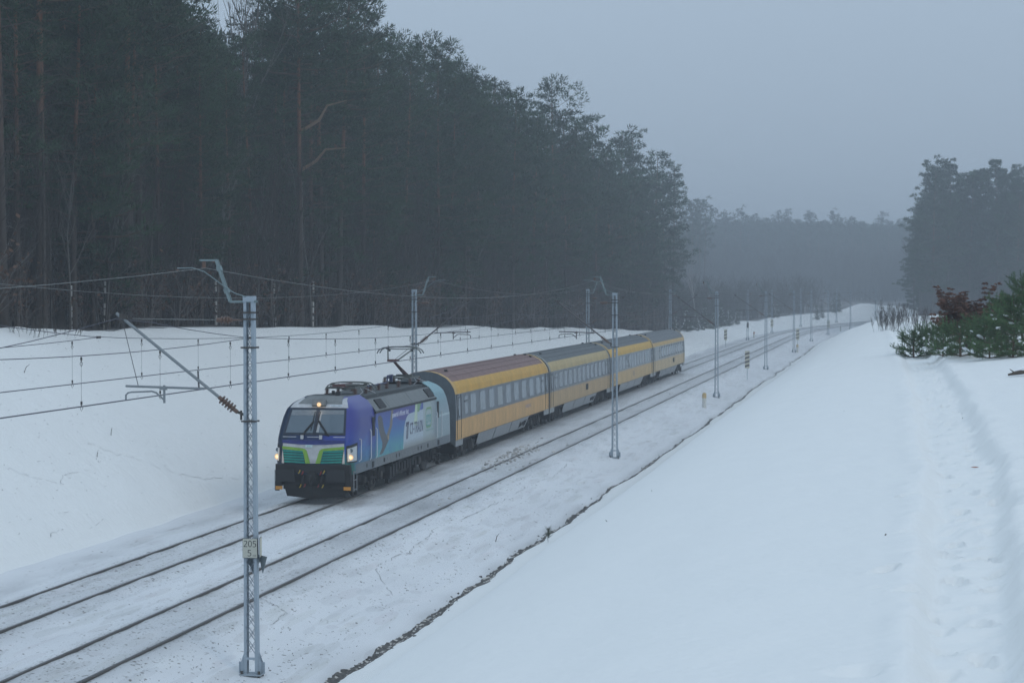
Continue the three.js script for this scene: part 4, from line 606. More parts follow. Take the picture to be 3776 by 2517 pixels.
  for (const [x, z] of [[0.35, 1.7], [0.35, 0.3], [0.35, -1.1], [-0.4, -0.6], [0.55, -2.4], [-0.5, 1.3]]) { const b = new MB(); for (let k = 0; k < 4; k++) b.cyl(V(x, 3.78 + k * 0.07, z), V(x, 3.81 + k * 0.07, z), 0.10, 10); b.cyl(V(x, 3.7, z), V(x, 4.06, z), 0.05, 8); b.build('insulator', M.brownIns, loco); }
  const ho = new MB(); ho.box(0.3, 3.93, 6.55, 0.16, 0.12, 0.16); ho.box(0.0, 3.95, 6.1, 0.1, 0.16, 0.1); ho.build('horn', M.under, loco);
}
function bogie(root, z, half, R, side) {
  const f = new MB();
  for (const s of [-1, 1]) { f.box(s * 1.06, R + 0.12, z, 0.16, 0.26, half * 2 - 0.6); f.box(s * 1.12, R, z - half / 2 - 0.02, 0.2, 0.34, 0.4); f.box(s * 1.12, R, z + half / 2 + 0.02, 0.2, 0.34, 0.4); for (const o of [-0.35, 0.35]) f.cyl(V(s * 1.14, R - 0.1, z + o), V(s * 1.14, R + 0.5, z + o), 0.11, 8); f.bar(V(s * 1.22, R + 0.4, z - 0.9), V(s * 1.22, R - 0.2, z - 0.5), 0.09); f.bar(V(s * 1.22, R + 0.4, z + 0.9), V(s * 1.22, R - 0.25, z + 1.25), 0.08); f.box(s * 1.15, 0.36, z + half - 0.1, 0.14, 0.4, 0.1); f.box(s * 1.15, 0.36, z - half + 0.1, 0.14, 0.4, 0.1); }
  f.box(0, R, z, 2.0, 0.4, half * 1.6);
  const fr = f.build('bogie', M.under, root);
  for (const o of [-half / 2, half / 2]) { const w = new MB(); for (const s of [-1, 1]) { w.cyl(V(s * 0.70, R, z + o), V(s * 0.84, R, z + o), R, 22); w.cyl(V(s * 0.84, R, z + o), V(s * 0.9, R, z + o), R * 0.45, 14); w.cyl(V(s * 0.9, R, z + o), V(s * 1.24, R, z + o), 0.13, 10); } w.cyl(V(-0.75, R, z + o), V(0.75, R, z + o), 0.09, 8); w.build('wheelset', M.wheel, fr); }
}
function pantograph(root, z, up) {
  const base = new MB(), yb = 4.08;
  for (const s of [-1, 1]) { base.box(s * 0.55, yb, z, 0.06, 0.07, 1.9); base.box(0, yb, z + s * 0.9, 1.1, 0.06, 0.06); }
  base.box(0, yb + 0.05, z - 0.55, 0.7, 0.1, 0.3); base.box(0.1, yb - 0.05, z, 0.2, 0.08, 1.6);
  const p = base.build('pantograph', M.panto, root);
  for (const sx of [-0.55, 0.55]) for (const sz of [-0.85, 0.85]) { const b = new MB(); b.cyl(V(sx, 3.72, z + sz), V(sx, 4.06, z + sz), 0.05, 8); for (let k = 0; k < 4; k++) b.cyl(V(sx, 3.77 + k * 0.075, z + sz), V(sx, 3.80 + k * 0.075, z + sz), 0.095, 10); b.build('insulator', M.brownIns, p); }
  const kneeP = up ? V(0, 4.86, z + 1.6) : V(0, yb + 0.1, z + 1.15), foot = V(0, yb + 0.06, z - 0.75), head = up ? V(0, 5.39, z + 0.25) : V(0, yb + 0.14, z - 0.75);
  const lo = new MB(); lo.tube([foot, kneeP], [0.075, 0.06], 7); lo.tube([foot.clone().add(V(0.16, 0, 0.1)), kneeP.clone().add(V(0.12, -0.1, 0))], 0.022, 5); lo.box(kneeP.x, kneeP.y, kneeP.z, 0.5, 0.1, 0.12); lo.build('lower_arm', M.pantoRed, p);
  const ua = new MB(); for (const s of [-1, 1]) ua.tube([kneeP.clone().add(V(s * 0.22, 0.03, 0)), head.clone().add(V(s * 0.55, -0.08, 0))], [0.035, 0.028], 6); ua.tube([kneeP.clone().add(V(0.0, -0.03, 0.08)), head.clone().add(V(0.3, -0.1, 0))], 0.014, 4); ua.bar(head.clone().add(V(-0.58, -0.08, 0)), head.clone().add(V(0.58, -0.08, 0)), 0.04); ua.build('upper_arm', M.panto, p);
  for (const o of [-0.26, 0.26]) { const b = new MB(); b.tube([V(-0.97, -0.26, 0), V(-0.88, -0.12, 0), V(-0.7, -0.02, 0), V(-0.4, 0.015, 0), V(0, 0.02, 0), V(0.4, 0.015, 0), V(0.7, -0.02, 0), V(0.88, -0.12, 0), V(0.97, -0.26, 0)].map((q) => q.add(head).add(V(0, 0, o))), 0.026, 6); b.build('contact_strip', M.panto, p); }
  const sp = new MB(); for (const s of [-1, 1]) { sp.bar(head.clone().add(V(s * 0.56, -0.07, -0.26)), head.clone().add(V(s * 0.56, -0.07, 0.26)), 0.03); for (const q of [-0.15, 0.1]) sp.cyl(head.clone().add(V(s * 0.5 - 0.02, -0.13, q)), head.clone().add(V(s * 0.5 + 0.02, -0.13, q)), 0.06, 8); } sp.build('head_springs', M.under, p);
  const wr = new MB(); wr.tube([V(0.55, 3.74, z + 0.4), V(0.72, 3.9, z + 0.3), V(0.6, 4.05, z + 0.2)], 0.012, 4); wr.tube([V(0.5, 4.05, z - 0.5), V(0.85, 3.85, z - 0.9), V(0.95, 3.72, z - 1.2)], 0.012, 4); wr.build('earthing_cable', M.rail, p);
}
// ---- coaches
const side = [[1.36, 0.70], [1.40, 0.95], [1.413, 1.3], [1.413, 1.84], [1.405, 2.4], [1.375, 2.98], [1.30, 3.24], [1.16, 3.48], [0.94, 3.70], [0.6, 3.88], [0.3, 3.96], [0, 3.985]];
const sideX = table(side.map(([x, y]) => [y, x]).slice(0, 11));
function bandGeo(y0, y1, L, only, z0 = -L / 2, z1 = L / 2, out = 0) {   // one side of a belt of the body
  const ys = [y0, ...side.map((p) => p[1]).filter((y) => y > y0 + 0.01 && y < y1 - 0.01), y1], b = new MB();
  for (const s of [only]) for (let k = 1; k < ys.length; k++) { const xa = sideX(ys[k - 1]) + out, xb = sideX(ys[k]) + out, n = Math.ceil((z1 - z0) / 3); for (let i = 0; i < n; i++) { const za = lerp(z0, z1, i / n), zb = lerp(z0, z1, (i + 1) / n), q = [V(s * xa, ys[k - 1], zb), V(s * xa, ys[k - 1], za), V(s * xb, ys[k], za), V(s * xb, ys[k], zb)]; s > 0 ? b.quad(...q) : b.quad(q[1], q[0], q[3], q[2]); } }
  for (let i = 0; i < b.p.length / 3; i++) { b.t[i * 2] = b.p[i * 3 + 2] * 0.35; b.t[i * 2 + 1] = b.p[i * 3 + 1] * 0.35; }
  return b.geo(false);
}
const roofGeo = (L, y0) => { const pr = side.filter((p) => p[1] >= y0 - 0.001); if (pr[0][1] > y0 + 0.01) pr.unshift([sideX(y0), y0]); const full = [...pr.map(([x, y]) => [x, y]), ...pr.slice(0, -1).reverse().map(([x, y]) => [-x, y])]; return grid(full.length - 1, 8, (a, b) => { const k = Math.round(a * (full.length - 1)); return V(full[k][0], full[k][1], lerp(L / 2, -L / 2, b)); }, (a, b, p) => [p.z * 0.3, p.x * 0.3]); };
const endGeo = (L) => { const pts = [...side.map(([x, y]) => [x, y]), ...side.slice(0, -1).reverse().map(([x, y]) => [-x, y])], b = new MB(); for (const e of [1, -1]) for (let k = 1; k < pts.length; k++) { const a = V(pts[k - 1][0], pts[k - 1][1], e * L / 2), c = V(pts[k][0], pts[k][1], e * L / 2), o = V(0, 2, e * L / 2); e > 0 ? b.tri(a, c, o) : b.tri(c, a, o); } return b.geo(false); };
const glassMat = (k) => new THREE.MeshPhysicalMaterial({ color: rgb(0.105 * k, 0.125 * k, 0.145 * k), roughness: 0.25, clearcoat: 0.15, clearcoatRoughness: 0.1 });
const litBlind = paint(0.34, 0.38, 0.40, 0.4);
function coach(label, zc, o) {
  const L = 26.0, root = thing('passenger_coach', label, 'railway coach', [-TW, 0, zc]), y1 = 1.84, y2 = 2.98, y3 = o.cant ?? 3.5;
  for (const s of [1, -1]) { put('lower_panel', bandGeo(0.97, y1, L, s), o.yellow, root); put('window_band', bandGeo(y1, y2, L, s), o.band, root); put('roof_edge', bandGeo(y2, y3, L, s), o.cantM, root); } put('roof', roofGeo(L, y3), o.roof, root); put('end_wall', endGeo(L), o.end ?? paint(0.10, 0.12, 0.14), root);
  { const seam = new MB(); for (const x of [-0.9, -0.55, -0.18, 0.18, 0.55, 0.9]) { const y = table([[0, 3.985], [0.3, 3.96], [0.6, 3.88], [0.94, 3.70]])(Math.abs(x)); seam.box(x, y + 0.012, 0, 0.03, 0.02, L - 0.6); } seam.build('roof_ribs', o.roof, root); }
  for (const e of [1, -1]) { const pr = side.filter((p) => p[1] >= y2), full = [...pr, ...pr.slice(0, -1).reverse().map(([x, y]) => [-x, y])], z = e * (L / 2 - 0.24); put('roof_end_strip', grid(full.length - 1, 1, (a, b) => { const k = Math.round(a * (full.length - 1)); return V(full[k][0] * 1.007, full[k][1] + 0.012, z + (0.5 - b) * 0.48); }, (a, b, p) => [p.z, p.x]), o.endStrip ?? o.cantM, root); }
  const sk = new MB();                                   // skirt ends, belly
  for (const s of [1, -1]) for (const [a, b] of [[L / 2, L / 2 - 1.6], [-L / 2 + 1.6, -L / 2]]) { sk.box(s * 1.375, 0.83, (a + b) / 2, 0.05, 0.27, Math.abs(a - b)); }
  sk.build('end_skirt', o.skirt, root);
  const be = new MB(); const bz = o.belly ?? [[7.6, 3.1], [3.0, -1.4], [-1.5, -6.6]];
  for (const [a, b] of bz) for (const s of [1, -1]) { const c = (a + b) / 2, l = Math.abs(a - b) - 0.06; const q = [V(s * 1.38, 0.95, a - 0.03), V(s * 1.38, 0.95, b + 0.03), V(s * 1.18, 0.38, b + 0.03 + (b === bz[bz.length - 1][1] ? 0.3 : 0)), V(s * 1.18, 0.38, a - 0.03 - (a === bz[0][0] ? 0.3 : 0))]; const p = new MB(); s > 0 ? p.quad(q[3], q[2], q[1], q[0]) : p.quad(q[2], q[3], q[0], q[1]); p.quad(V(-1.18, 0.38, b), V(1.18, 0.38, b), V(1.18, 0.38, a), V(-1.18, 0.38, a)); p.build('underfloor_cover', o.skirt, root); }
  if (o.vents) { const v = new MB(), r = rand(o.vents); for (let k = 0; k < 7; k++) { const z = -4.2 - k * 0.28, h = 0.16 + 0.2 * r(), y = 0.62 + 0.1 * (r() - 0.5); for (const s of [1]) v.box(s * (1.18 + (y - 0.38) * 0.351 + 0.012), y, z, 0.03, h, 0.1, 0, 0, -0.33 * s); } v.build('vent_slots', M.black, root); }
  const fl = new MB(); fl.box(0, 0.9, 0, 2.5, 0.16, L - 0.4); fl.build('underframe', M.dark, root);
  bogie(root, 9.5, 2.5, 0.46); bogie(root, -9.5, 2.5, 0.46);
  const bf = new MB(); for (const e of [1, -1]) { bf.box(0, 2.05, e * (L / 2 + 0.1), 1.3, 2.2, 0.34); } bf.build('gangway_bellows', M.black, root);
  for (const e of [1, -1]) for (const s of [1, -1]) { const b = new MB(); b.cyl(V(s * 0.87, 1.05, e * L / 2), V(s * 0.87, 1.05, e * (L / 2 + 0.3)), 0.1, 10); b.cyl(V(s * 0.87, 1.05, e * (L / 2 + 0.3)), V(s * 0.87, 1.05, e * (L / 2 + 0.36)), 0.25, 12); b.build('buffer', M.dark, root); }
  // windows: [z from the front end, width, y0, y1, kind]
  const wall = (s, z, y, out) => V(s * (sideX(y) + out), y, z);
  for (const s of [1, -1]) for (const [d, w, ya, yb, k] of o.windows) {
    const z = L / 2 - d, ins = (i, out) => { const q = [[z + s * (w / 2 - i) * 1, ya + i], [z - s * (w / 2 - i), ya + i], [z - s * (w / 2 - i), yb - i], [z + s * (w / 2 - i), yb - i]].map(([zz, yy]) => wall(s, zz, yy, out)); const b = new MB(); b.quad(...q); return b; };
    const f = ins(0, 0.006).build('window', o.frame, root), p = ins(o.rim ?? 0.03, 0.012).build('pane', k === 'lit' ? litBlind : o.glass, f);
    if (k === 'split') { const b = new MB(); b.bar(wall(s, z + s * w / 2, ya + (yb - ya) * 0.7, 0.015), wall(s, z - s * w / 2, ya + (yb - ya) * 0.7, 0.015), 0.03, 0.06); b.build('window_bar', o.frame, f); }
  }
  for (const s of [1, -1]) for (const d of [0.75, L - 0.75]) {          // doors
    const z = L / 2 - d, b = new MB(), t = 0.02; for (const [a, c, ya, yb] of [[-0.47, -0.45, 0.72, 2.95], [0.45, 0.47, 0.72, 2.95], [-0.47, 0.47, 2.93, 2.96]]) { const n = ya < 1 ? 6 : 1; for (let i = 0; i < n; i++) b.bar(wall(s, z + (a + c) / 2, lerp(ya, yb, i / n), 0.004), wall(s, z + (n === 1 ? c : (a + c) / 2), lerp(ya, yb, (i + 1) / n), 0.004), 0.02, 0.025); }
    const dr = b.build('door', M.dark, root);
    const wv = new MB(); wv.quad(...[[s * 0.2, 1.95], [-s * 0.2, 1.95], [-s * 0.2, 2.85], [s * 0.2, 2.85]].map(([q, y]) => wall(s, z + q, y, 0.008))); const fr = wv.build('door_frame', M.dark, dr); const wi = new MB(); wi.quad(...[[s * 0.13, 2.0], [-s * 0.13, 2.0], [-s * 0.13, 2.8], [s * 0.13, 2.8]].map(([q, y]) => wall(s, z + q, y, 0.014))); wi.build('door_window', o.doorGlass ?? o.glass, dr);
  }
  if (o.extra) o.extra(root, L, wall);
  const rv = new MB(); for (const [x, z] of [[0.5, L / 2 - 2.2], [-0.3, -L / 2 + 1.2], [0.2, -L / 2 + 0.9], [0.6, -L / 2 + 1.5]]) rv.box(x, 3.98 - x * x * 0.25, z, 0.14, 0.14, 0.14); rv.build('roof_vent', M.black, root);
  return root;
}
const yel = (r, g, b) => paint(r, g, b, 0.5), Z0 = -93.2 - 13.05;
coach('foremost coach, orange-yellow with a rust-red roof, coupled behind the locomotive', Z0, { yellow: yel(0.62, 0.37, 0.14), band: paint(0.155, 0.175, 0.20), cantM: yel(0.62, 0.35, 0.045), roof: paint(0.25, 0.165, 0.155, 0.8), skirt: paint(0.27, 0.29, 0.31), frame: paint(0.12, 0.135, 0.155), glass: glassMat(1.65), doorGlass: glassMat(2.0), vents: 4, cant: 3.52, endStrip: yel(0.62, 0.40, 0.13),
  extra: (root, L, wall) => { const b = new MB(); b.quad(wall(1, L / 2 - 18.2, 1.42, 0.008), wall(1, L / 2 - 19.8, 1.42, 0.008), wall(1, L / 2 - 19.8, 1.6, 0.008), wall(1, L / 2 - 18.2, 1.6, 0.008)); b.build('faded_lettering', yel(0.47, 0.30, 0.22), root); },
  windows: [[2.35, 0.75, 1.98, 2.86, 'split'], ...[4.0, 6.3, 8.6, 10.85, 13.15, 15.45, 17.75, 20.1, 22.3].map((d, i) => [d, 1.36, 1.95, 2.9, i === 3 ? 'lit' : '']), [23.9, 0.8, 1.95, 2.88, 'split']] });
coach('second coach, dull yellow with grey ribbed roof and one dark grille low on its side', Z0 - 26.4, { yellow: yel(0.48, 0.33, 0.165), band: paint(0.20, 0.22, 0.245), cantM: yel(0.50, 0.38, 0.17), roof: paint(0.13, 0.145, 0.155, 0.8), skirt: paint(0.27, 0.29, 0.31), frame: paint(0.10, 0.115, 0.13), glass: glassMat(1.3), rim: 0.05, vents: 9, endStrip: paint(0.27, 0.27, 0.24), doorGlass: glassMat(1.4),
  windows: [[2.2, 0.7, 1.95, 2.86, 'split'], ...Array.from({ length: 11 }, (_, i) => [4.0 + i * 1.86, 1.2, 1.95, 2.9, '']), [24.1, 0.6, 1.95, 2.86, 'split']],
  extra: (root, L, wall) => { const b = new MB(); b.quad(wall(1, L / 2 - 14.2, 1.35, 0.01), wall(1, L / 2 - 15.3, 1.35, 0.01), wall(1, L / 2 - 15.3, 1.72, 0.01), wall(1, L / 2 - 14.2, 1.72, 0.01)); b.build('side_grille', M.dark, root); } });
coach('third coach, bright yellow with dark smudges on its pale grey window band', Z0 - 52.8, { yellow: yel(0.58, 0.40, 0.18), band: paint(0.27, 0.30, 0.33), cantM: yel(0.64, 0.39, 0.06), roof: paint(0.14, 0.155, 0.165, 0.8), skirt: paint(0.30, 0.32, 0.34), frame: paint(0.21, 0.235, 0.26), glass: glassMat(1.6), rim: 0.03, doorGlass: glassMat(1.6),
  windows: [[2.2, 0.7, 1.95, 2.86, ''], ...Array.from({ length: 11 }, (_, i) => [5.4 + i * 1.72, 1.1, 1.95, 2.9, ''])],
  extra: (root, L, wall) => { const b = new MB(); for (const [d, y, w, h] of [[8.4, 2.55, 0.8, 0.3], [9.6, 2.7, 1.0, 0.2], [9.4, 2.3, 0.9, 0.25], [9.6, 2.0, 0.9, 0.2], [8.3, 2.1, 0.5, 0.15]]) b.quad(wall(1, L / 2 - d, y, 0.016), wall(1, L / 2 - d - w, y, 0.016), wall(1, L / 2 - d - w, y + h, 0.016), wall(1, L / 2 - d, y + h, 0.016)); b.build('dark_lettering', M.grey, root); const c = new MB(); c.quad(wall(1, L / 2 - 12.6, 1.25, 0.01), wall(1, L / 2 - 13.6, 1.25, 0.01), wall(1, L / 2 - 13.6, 1.65, 0.01), wall(1, L / 2 - 12.6, 1.65, 0.01)); c.build('side_hatch', yel(0.42, 0.3, 0.2), root); } });
coach('last coach, pale yellow and grey with dark-rimmed windows, at the tail of the train', Z0 - 79.2, { yellow: yel(0.58, 0.44, 0.25), band: paint(0.34, 0.36, 0.37), cantM: yel(0.60, 0.40, 0.15), roof: paint(0.17, 0.185, 0.20, 0.8), skirt: paint(0.25, 0.27, 0.29), frame: paint(0.035, 0.045, 0.055), glass: glassMat(1.9), rim: 0.10, cant: 3.28, doorGlass: glassMat(2.2),
  windows: [[4.6, 0.8, 1.95, 2.88, 'split'], ...Array.from({ length: 9 }, (_, i) => [6.7 + i * 1.95, 1.35, 1.97, 2.9, '']), [24.2, 0.8, 1.95, 2.88, 'split']],
  extra: (root, L, wall) => { const b = new MB(); b.quad(wall(1, L / 2 - 15.2, 1.3, 0.01), wall(1, L / 2 - 16.6, 1.3, 0.01), wall(1, L / 2 - 16.6, 1.68, 0.01), wall(1, L / 2 - 15.2, 1.68, 0.01)); b.build('side_grille', M.dark, root); } });
// ---------- overhead line: lattice masts, cantilevers, wires ----------
const mastMat = std(0.30, 0.36, 0.415, 0.6), galv = std(0.28, 0.33, 0.37, 0.55), darkIron = std(0.06, 0.055, 0.05, 0.8), conc = new THREE.MeshStandardMaterial({ color: rgb(0.36, 0.35, 0.32), roughness: 0.95, map: grimeTex }), brownPorc = std(0.12, 0.07, 0.05, 0.4), paleArm = std(0.20, 0.225, 0.24, 0.6), rustArm = std(0.095, 0.085, 0.085, 0.7), greenArm = std(0.17, 0.225, 0.235, 0.6), wireMat = std(0.05, 0.05, 0.07, 0.6), aluWire = std(0.13, 0.135, 0.13, 0.6), dropMat = std(0.10, 0.10, 0.11, 0.7);
const MH = 8.12, latMat = std(0.22, 0.265, 0.31, 0.6);
const barGeo = {};
function makeMast(detail) {
  const root = new THREE.Group(); root.name = 'catenary_mast';
  const hw = (y) => lerp(0.155, 0.113, y / MH);
  { const f = new MB(); f.box(0, -0.17, 0, 0.52, 0.44, 0.52); f.build('foundation', conc, root); }
  { const b = new MB(); b.box(0, 0.16, 0, 0.46, 0.03, 0.36); b.build('base_plate', galv, root); for (const x of [-0.19, 0.19]) for (const z of [-0.13, 0.13]) { const q = new MB(); q.cyl(V(x, 0.04, z), V(x, 0.24, z), 0.03, 7); q.build('anchor_bolt', darkIron, root); } }
  for (const s of [-1, 1]) {
    const c = new MB(), p = (y, dx) => V(s * (hw(y) - dx), y, 0), y0 = 0.17;
    for (const [dx, w, z, d] of [[0.006, 0.012, 0, 0.16], [0.034, 0.064, 0.074, 0.012], [0.034, 0.064, -0.074, 0.012]]) { const k = []; for (const y of [y0, MH]) for (const [a, b] of [[-1, 1], [1, 1], [1, -1], [-1, -1]]) k.push(V(s * (hw(y) - dx) + a * w / 2, y, z + b * d / 2)); c.hexa([k[0], k[1], k[5], k[4], k[3], k[2], k[6], k[7]]); }
    c.build('channel', mastMat, root);
    const g = new MB(); const zz = [-0.06, 0.06]; for (const z of zz) { const q = [[0.10, 0.18], [0.225, 0.18], [0.225, 0.42], [0.155, 0.62], [0.10, 0.62]].map(([x, y]) => V(s * x, y, z)); for (let i = 1; i + 1 < q.length; i++) g.tri(q[0], q[i], q[i + 1]); } g.bar(V(s * 0.225, 0.18, 0), V(s * 0.225, 0.42, 0), 0.012, 0.12); g.build('gusset_plate', mastMat, root);
  }
  { const b = new MB(); b.box(0, 0.5, 0.07, 0.2, 0.05, 0.02); b.build('cross_plate', mastMat, root); }
  const nb = detail ? 26 : 20, all = new MB();
  for (let i = 0; i < nb; i++) { const ya = lerp(0.6, MH - 0.25, i / nb), yb = lerp(0.6, MH - 0.25, (i + 1) / nb); for (const z of [0.078, -0.078]) for (const s of [-1, 1]) { const b = detail ? new MB() : all; b.bar(V(-s * (hw(ya) - 0.05), ya, z + s * 0.003), V(s * (hw(yb) - 0.05), yb, z + s * 0.003), 0.032, 0.006); if (detail) b.build('lattice_bar', latMat, root); } }
  if (!detail) { all.build('lattice', latMat, root).userData.kind = 'stuff'; }
  { const b = new MB(); b.box(0, MH + 0.01, 0, 0.24, 0.12, 0.2); b.build('mast_cap', mastMat, root); for (const y of [MH - 0.28, MH - 0.42, MH - 1.02, 5.54]) { const c = new MB(); c.box(0, y, 0.1, 0.34, 0.035, 0.03); c.box(0, y, -0.1, 0.34, 0.035, 0.03); c.build('clamp_band', darkIron, root); } }
  return root;
}
// the arm that carries the wires, reaching to local -x; Y0 = height of the rails above the mast's foot
function addArms(root, Y0, reach, tubeEnd, armMat = rustArm) {
  const Y = (y) => y + Y0, part = (name, m, f, parent = root) => { const b = new MB(); f(b); return b.build(name, m, parent); };
  const foot = V(-0.2, Y(4.91), 0), tip = V(-reach - 0.1, Y(7.08), 0), dir = V().subVectors(tip, foot).normalize(), on = (s) => foot.clone().addScaledVector(dir, s);
  part('cantilever_hinge', darkIron, (b) => { b.bar(V(-0.1, Y(4.91), 0), on(0.12), 0.05); b.cyl(on(0.0).add(V(0, 0.1, 0)), on(0.0).add(V(0, -0.1, 0)), 0.025, 7); });
  part('insulator', brownPorc, (b) => { b.cyl(on(0.1), on(0.62), 0.045, 8); for (let k = 0; k < 5; k++) b.cyl(on(0.22 + k * 0.075), on(0.24 + k * 0.075), 0.10, 10); });
  part('cantilever_tube', armMat, (b) => b.tube([on(0.55), tip], 0.034, 8));
  part('messenger_clamp', darkIron, (b) => { b.box(-reach + 0.02, Y(6.97), 0, 0.07, 0.2, 0.1); b.box(-reach + 0.1, Y(7.0), 0, 0.1, 0.08, 0.08); });
  const rodY = Y(6.93); part('tie_rod', aluWire, (b) => b.tube([V(-reach + 0.25, rodY + 0.03, 0), V(-0.62, rodY, 0)], 0.012, 5));
  part('tie_insulator', brownPorc, (b) => { b.cyl(V(-0.72, rodY, 0), V(-0.38, rodY, 0), 0.05, 9); for (let k = 0; k < 3; k++) b.cyl(V(-0.62 + k * 0.07, rodY, 0), V(-0.59 + k * 0.07, rodY, 0), 0.085, 10); b.tube([V(-0.38, rodY, 0), V(-0.1, rodY, 0)], 0.02, 5); });
  part('registration_tube', armMat, (b) => b.tube([V(-1.0, Y(5.47), 0), V(-tubeEnd, Y(5.52), 0)], 0.026, 7));
  part('tube_hanger', dropMat, (b) => { b.tube([tip.clone().add(V(0.12, -0.1, 0)), V(-tubeEnd + 0.28, Y(5.52), 0)], 0.008, 4); b.bar(V(-1.15, Y(5.85), 0), V(-1.13, Y(5.47), 0), 0.03); });
  const sx = -tubeEnd;
  part('drop_bracket', armMat, (b) => { b.bar(V(sx + 0.86, Y(5.54), 0), V(sx + 0.86, Y(5.16), 0), 0.04); b.box(sx + 0.84, Y(5.47), 0, 0.16, 0.06, 0.06); });
  part('steady_arm', armMat, (b) => b.tube([V(sx, Y(5.22), 0), V(sx + 0.0, Y(5.33), 0), V(sx + 0.05, Y(5.375), 0), V(sx + 0.12, Y(5.39), 0), V(sx + 0.58, Y(5.41), 0), V(sx + 0.68, Y(5.38), 0), V(sx + 0.84, Y(5.24), 0)], 0.02, 6));
  part('feeder_bracket', greenArm, (b) => { for (const z of [-0.05, 0.05]) { b.bar(V(0.16, Y(7.32), z), V(-0.42, Y(7.32), z), 0.03, 0.05); b.bar(V(-0.42, Y(7.32), z), V(-0.72, Y(8.2), z), 0.035, 0.05); b.bar(V(-0.70, Y(8.2), z), V(-1.08, Y(8.2), z), 0.03, 0.04); } b.box(-0.5, Y(7.55), 0, 0.09, 0.1, 0.14, 0, 0, 0.33); b.box(-0.66, Y(8.02), 0, 0.09, 0.1, 0.14, 0, 0, 0.33); });
  part('feeder_insulator', brownPorc, (b) => b.cyl(V(-1.0, Y(8.18), 0), V(-1.0, Y(8.03), 0), 0.045, 8));
  part('jumper_wire', greenArm, (b) => b.tube([V(-1.5, Y(8.03), 0.3), V(-1.2, Y(8.04), 0.2), V(-0.95, Y(7.96), 0.15), V(-0.6, Y(7.7), 0.1), V(-0.3, Y(7.5), 0.1), V(-0.05, Y(7.42), 0.1)], 0.012, 4));
}
function project(p) { const f = p.clone().sub(camera.position).applyEuler(new THREE.Euler(0, -YAW, 0)).applyEuler(new THREE.Euler(PITCH, 0, 0)); return [1888 + 8020 * f.x / -f.z, 1258.5 - 8020 * f.y / -f.z]; }
function uAtX(px, W, lo, hi) { for (let u = lo; u < hi; u += 0.5) if (project(at(u, W))[0] >= px) return u; return hi; }
const G5 = 'lattice masts standing along the right of the tracks', G6 = 'lattice masts standing along the left of the tracks';
const stationsR = [], stationsL = [];
{
  const detailed = makeMast(true), plain = makeMast(false);
  const R = [[929, 2492, 'nearest lattice mast, tall in the foreground, carrying the white number plate'], [2267, 1690, 'lattice mast on its concrete foot standing in front of the coaches'], [2642.5, 1466, 'lattice mast just beyond the first white marker post, right of the train'], [2824.5, 1363, 'lattice mast with a small plate at mid height, beyond the big striped board'], [2928, 1300, 'lattice mast beside the second striped board and marker post'], [2992, 1260, 'dark-looking lattice mast where the rails begin to bend away'], [3054, 1235, 'lattice mast with a two-stripe board, far along the bend'], [3136, 1213, 'faint pair-like lattice mast close to where the ditch side meets the far rails'], [3229, 1177, 'last faint lattice mast beside the dark post at the end of the bend']];
  R.forEach(([px, py, label], i) => {
    const [u, W] = i < 7 ? pick(px, py) : [uAtX(px, 13.2, 380, 620), 13.2], y = ground(u, W), m = (i < 2 ? detailed : plain).clone(); m.name = numbered('catenary_mast'); scene.add(m); tag(m, label, 'mast', G5);
    const p = at(u, W); m.position.set(p.x, y - 0.12, p.z); m.rotation.y = heading(u); if (i === 0) m.rotation.z = 0.004; addArms(m, 0.12 - y, 16.3 - W, 16.2 - W, i ? rustArm : paleArm); stationsR.push([u, W]);
  });
  const us = stationsR.map((s) => s[0]);
  const Lb = [[us[0], 23.1, 'lattice mast whose registration tube alone pokes in at the left edge'], [103.7, 23.1, 'lattice mast rising behind the raised pantograph'], [164.6, 23.1, 'lattice mast rising behind the second and third coaches, beside the taller near one'], [226.5, 23.1, 'lattice mast rising behind the last coach'], [2757, 1254, 'lattice mast with dark box on it, on the left side by the small red-topped post'], [2847, 1228, 'double lattice mast with striped board, left side below the snowy bushes'], [2953, 1205, 'hazy twin lattice mast on the left side before the small spruce'], [3085, 1190, 'hazy dark lattice mast left of the far bend, in front of the snow hill']];
  Lb.forEach(([a, b, label], i) => {
    const [u, W] = i < 4 ? [a, b] : pick(a, b), y = ground(u, W), m = (i === 1 ? detailed : plain).clone(); m.name = numbered('catenary_mast'); scene.add(m); tag(m, label, 'mast', G6);
    const p = at(u, W); m.position.set(p.x, y - 0.12, p.z); m.rotation.y = heading(u) + Math.PI; addArms(m, 0.12 - y, W - 20.35, i === 0 ? W - 19.3 : W - 20.3); stationsL.push([u, W]);
    if (i === 4) { const bx = new MB(); bx.box(-0.05, 2.5, -0.2, 0.3, 0.8, 0.25); bx.build('switch_box', darkIron, m); }
  });
}
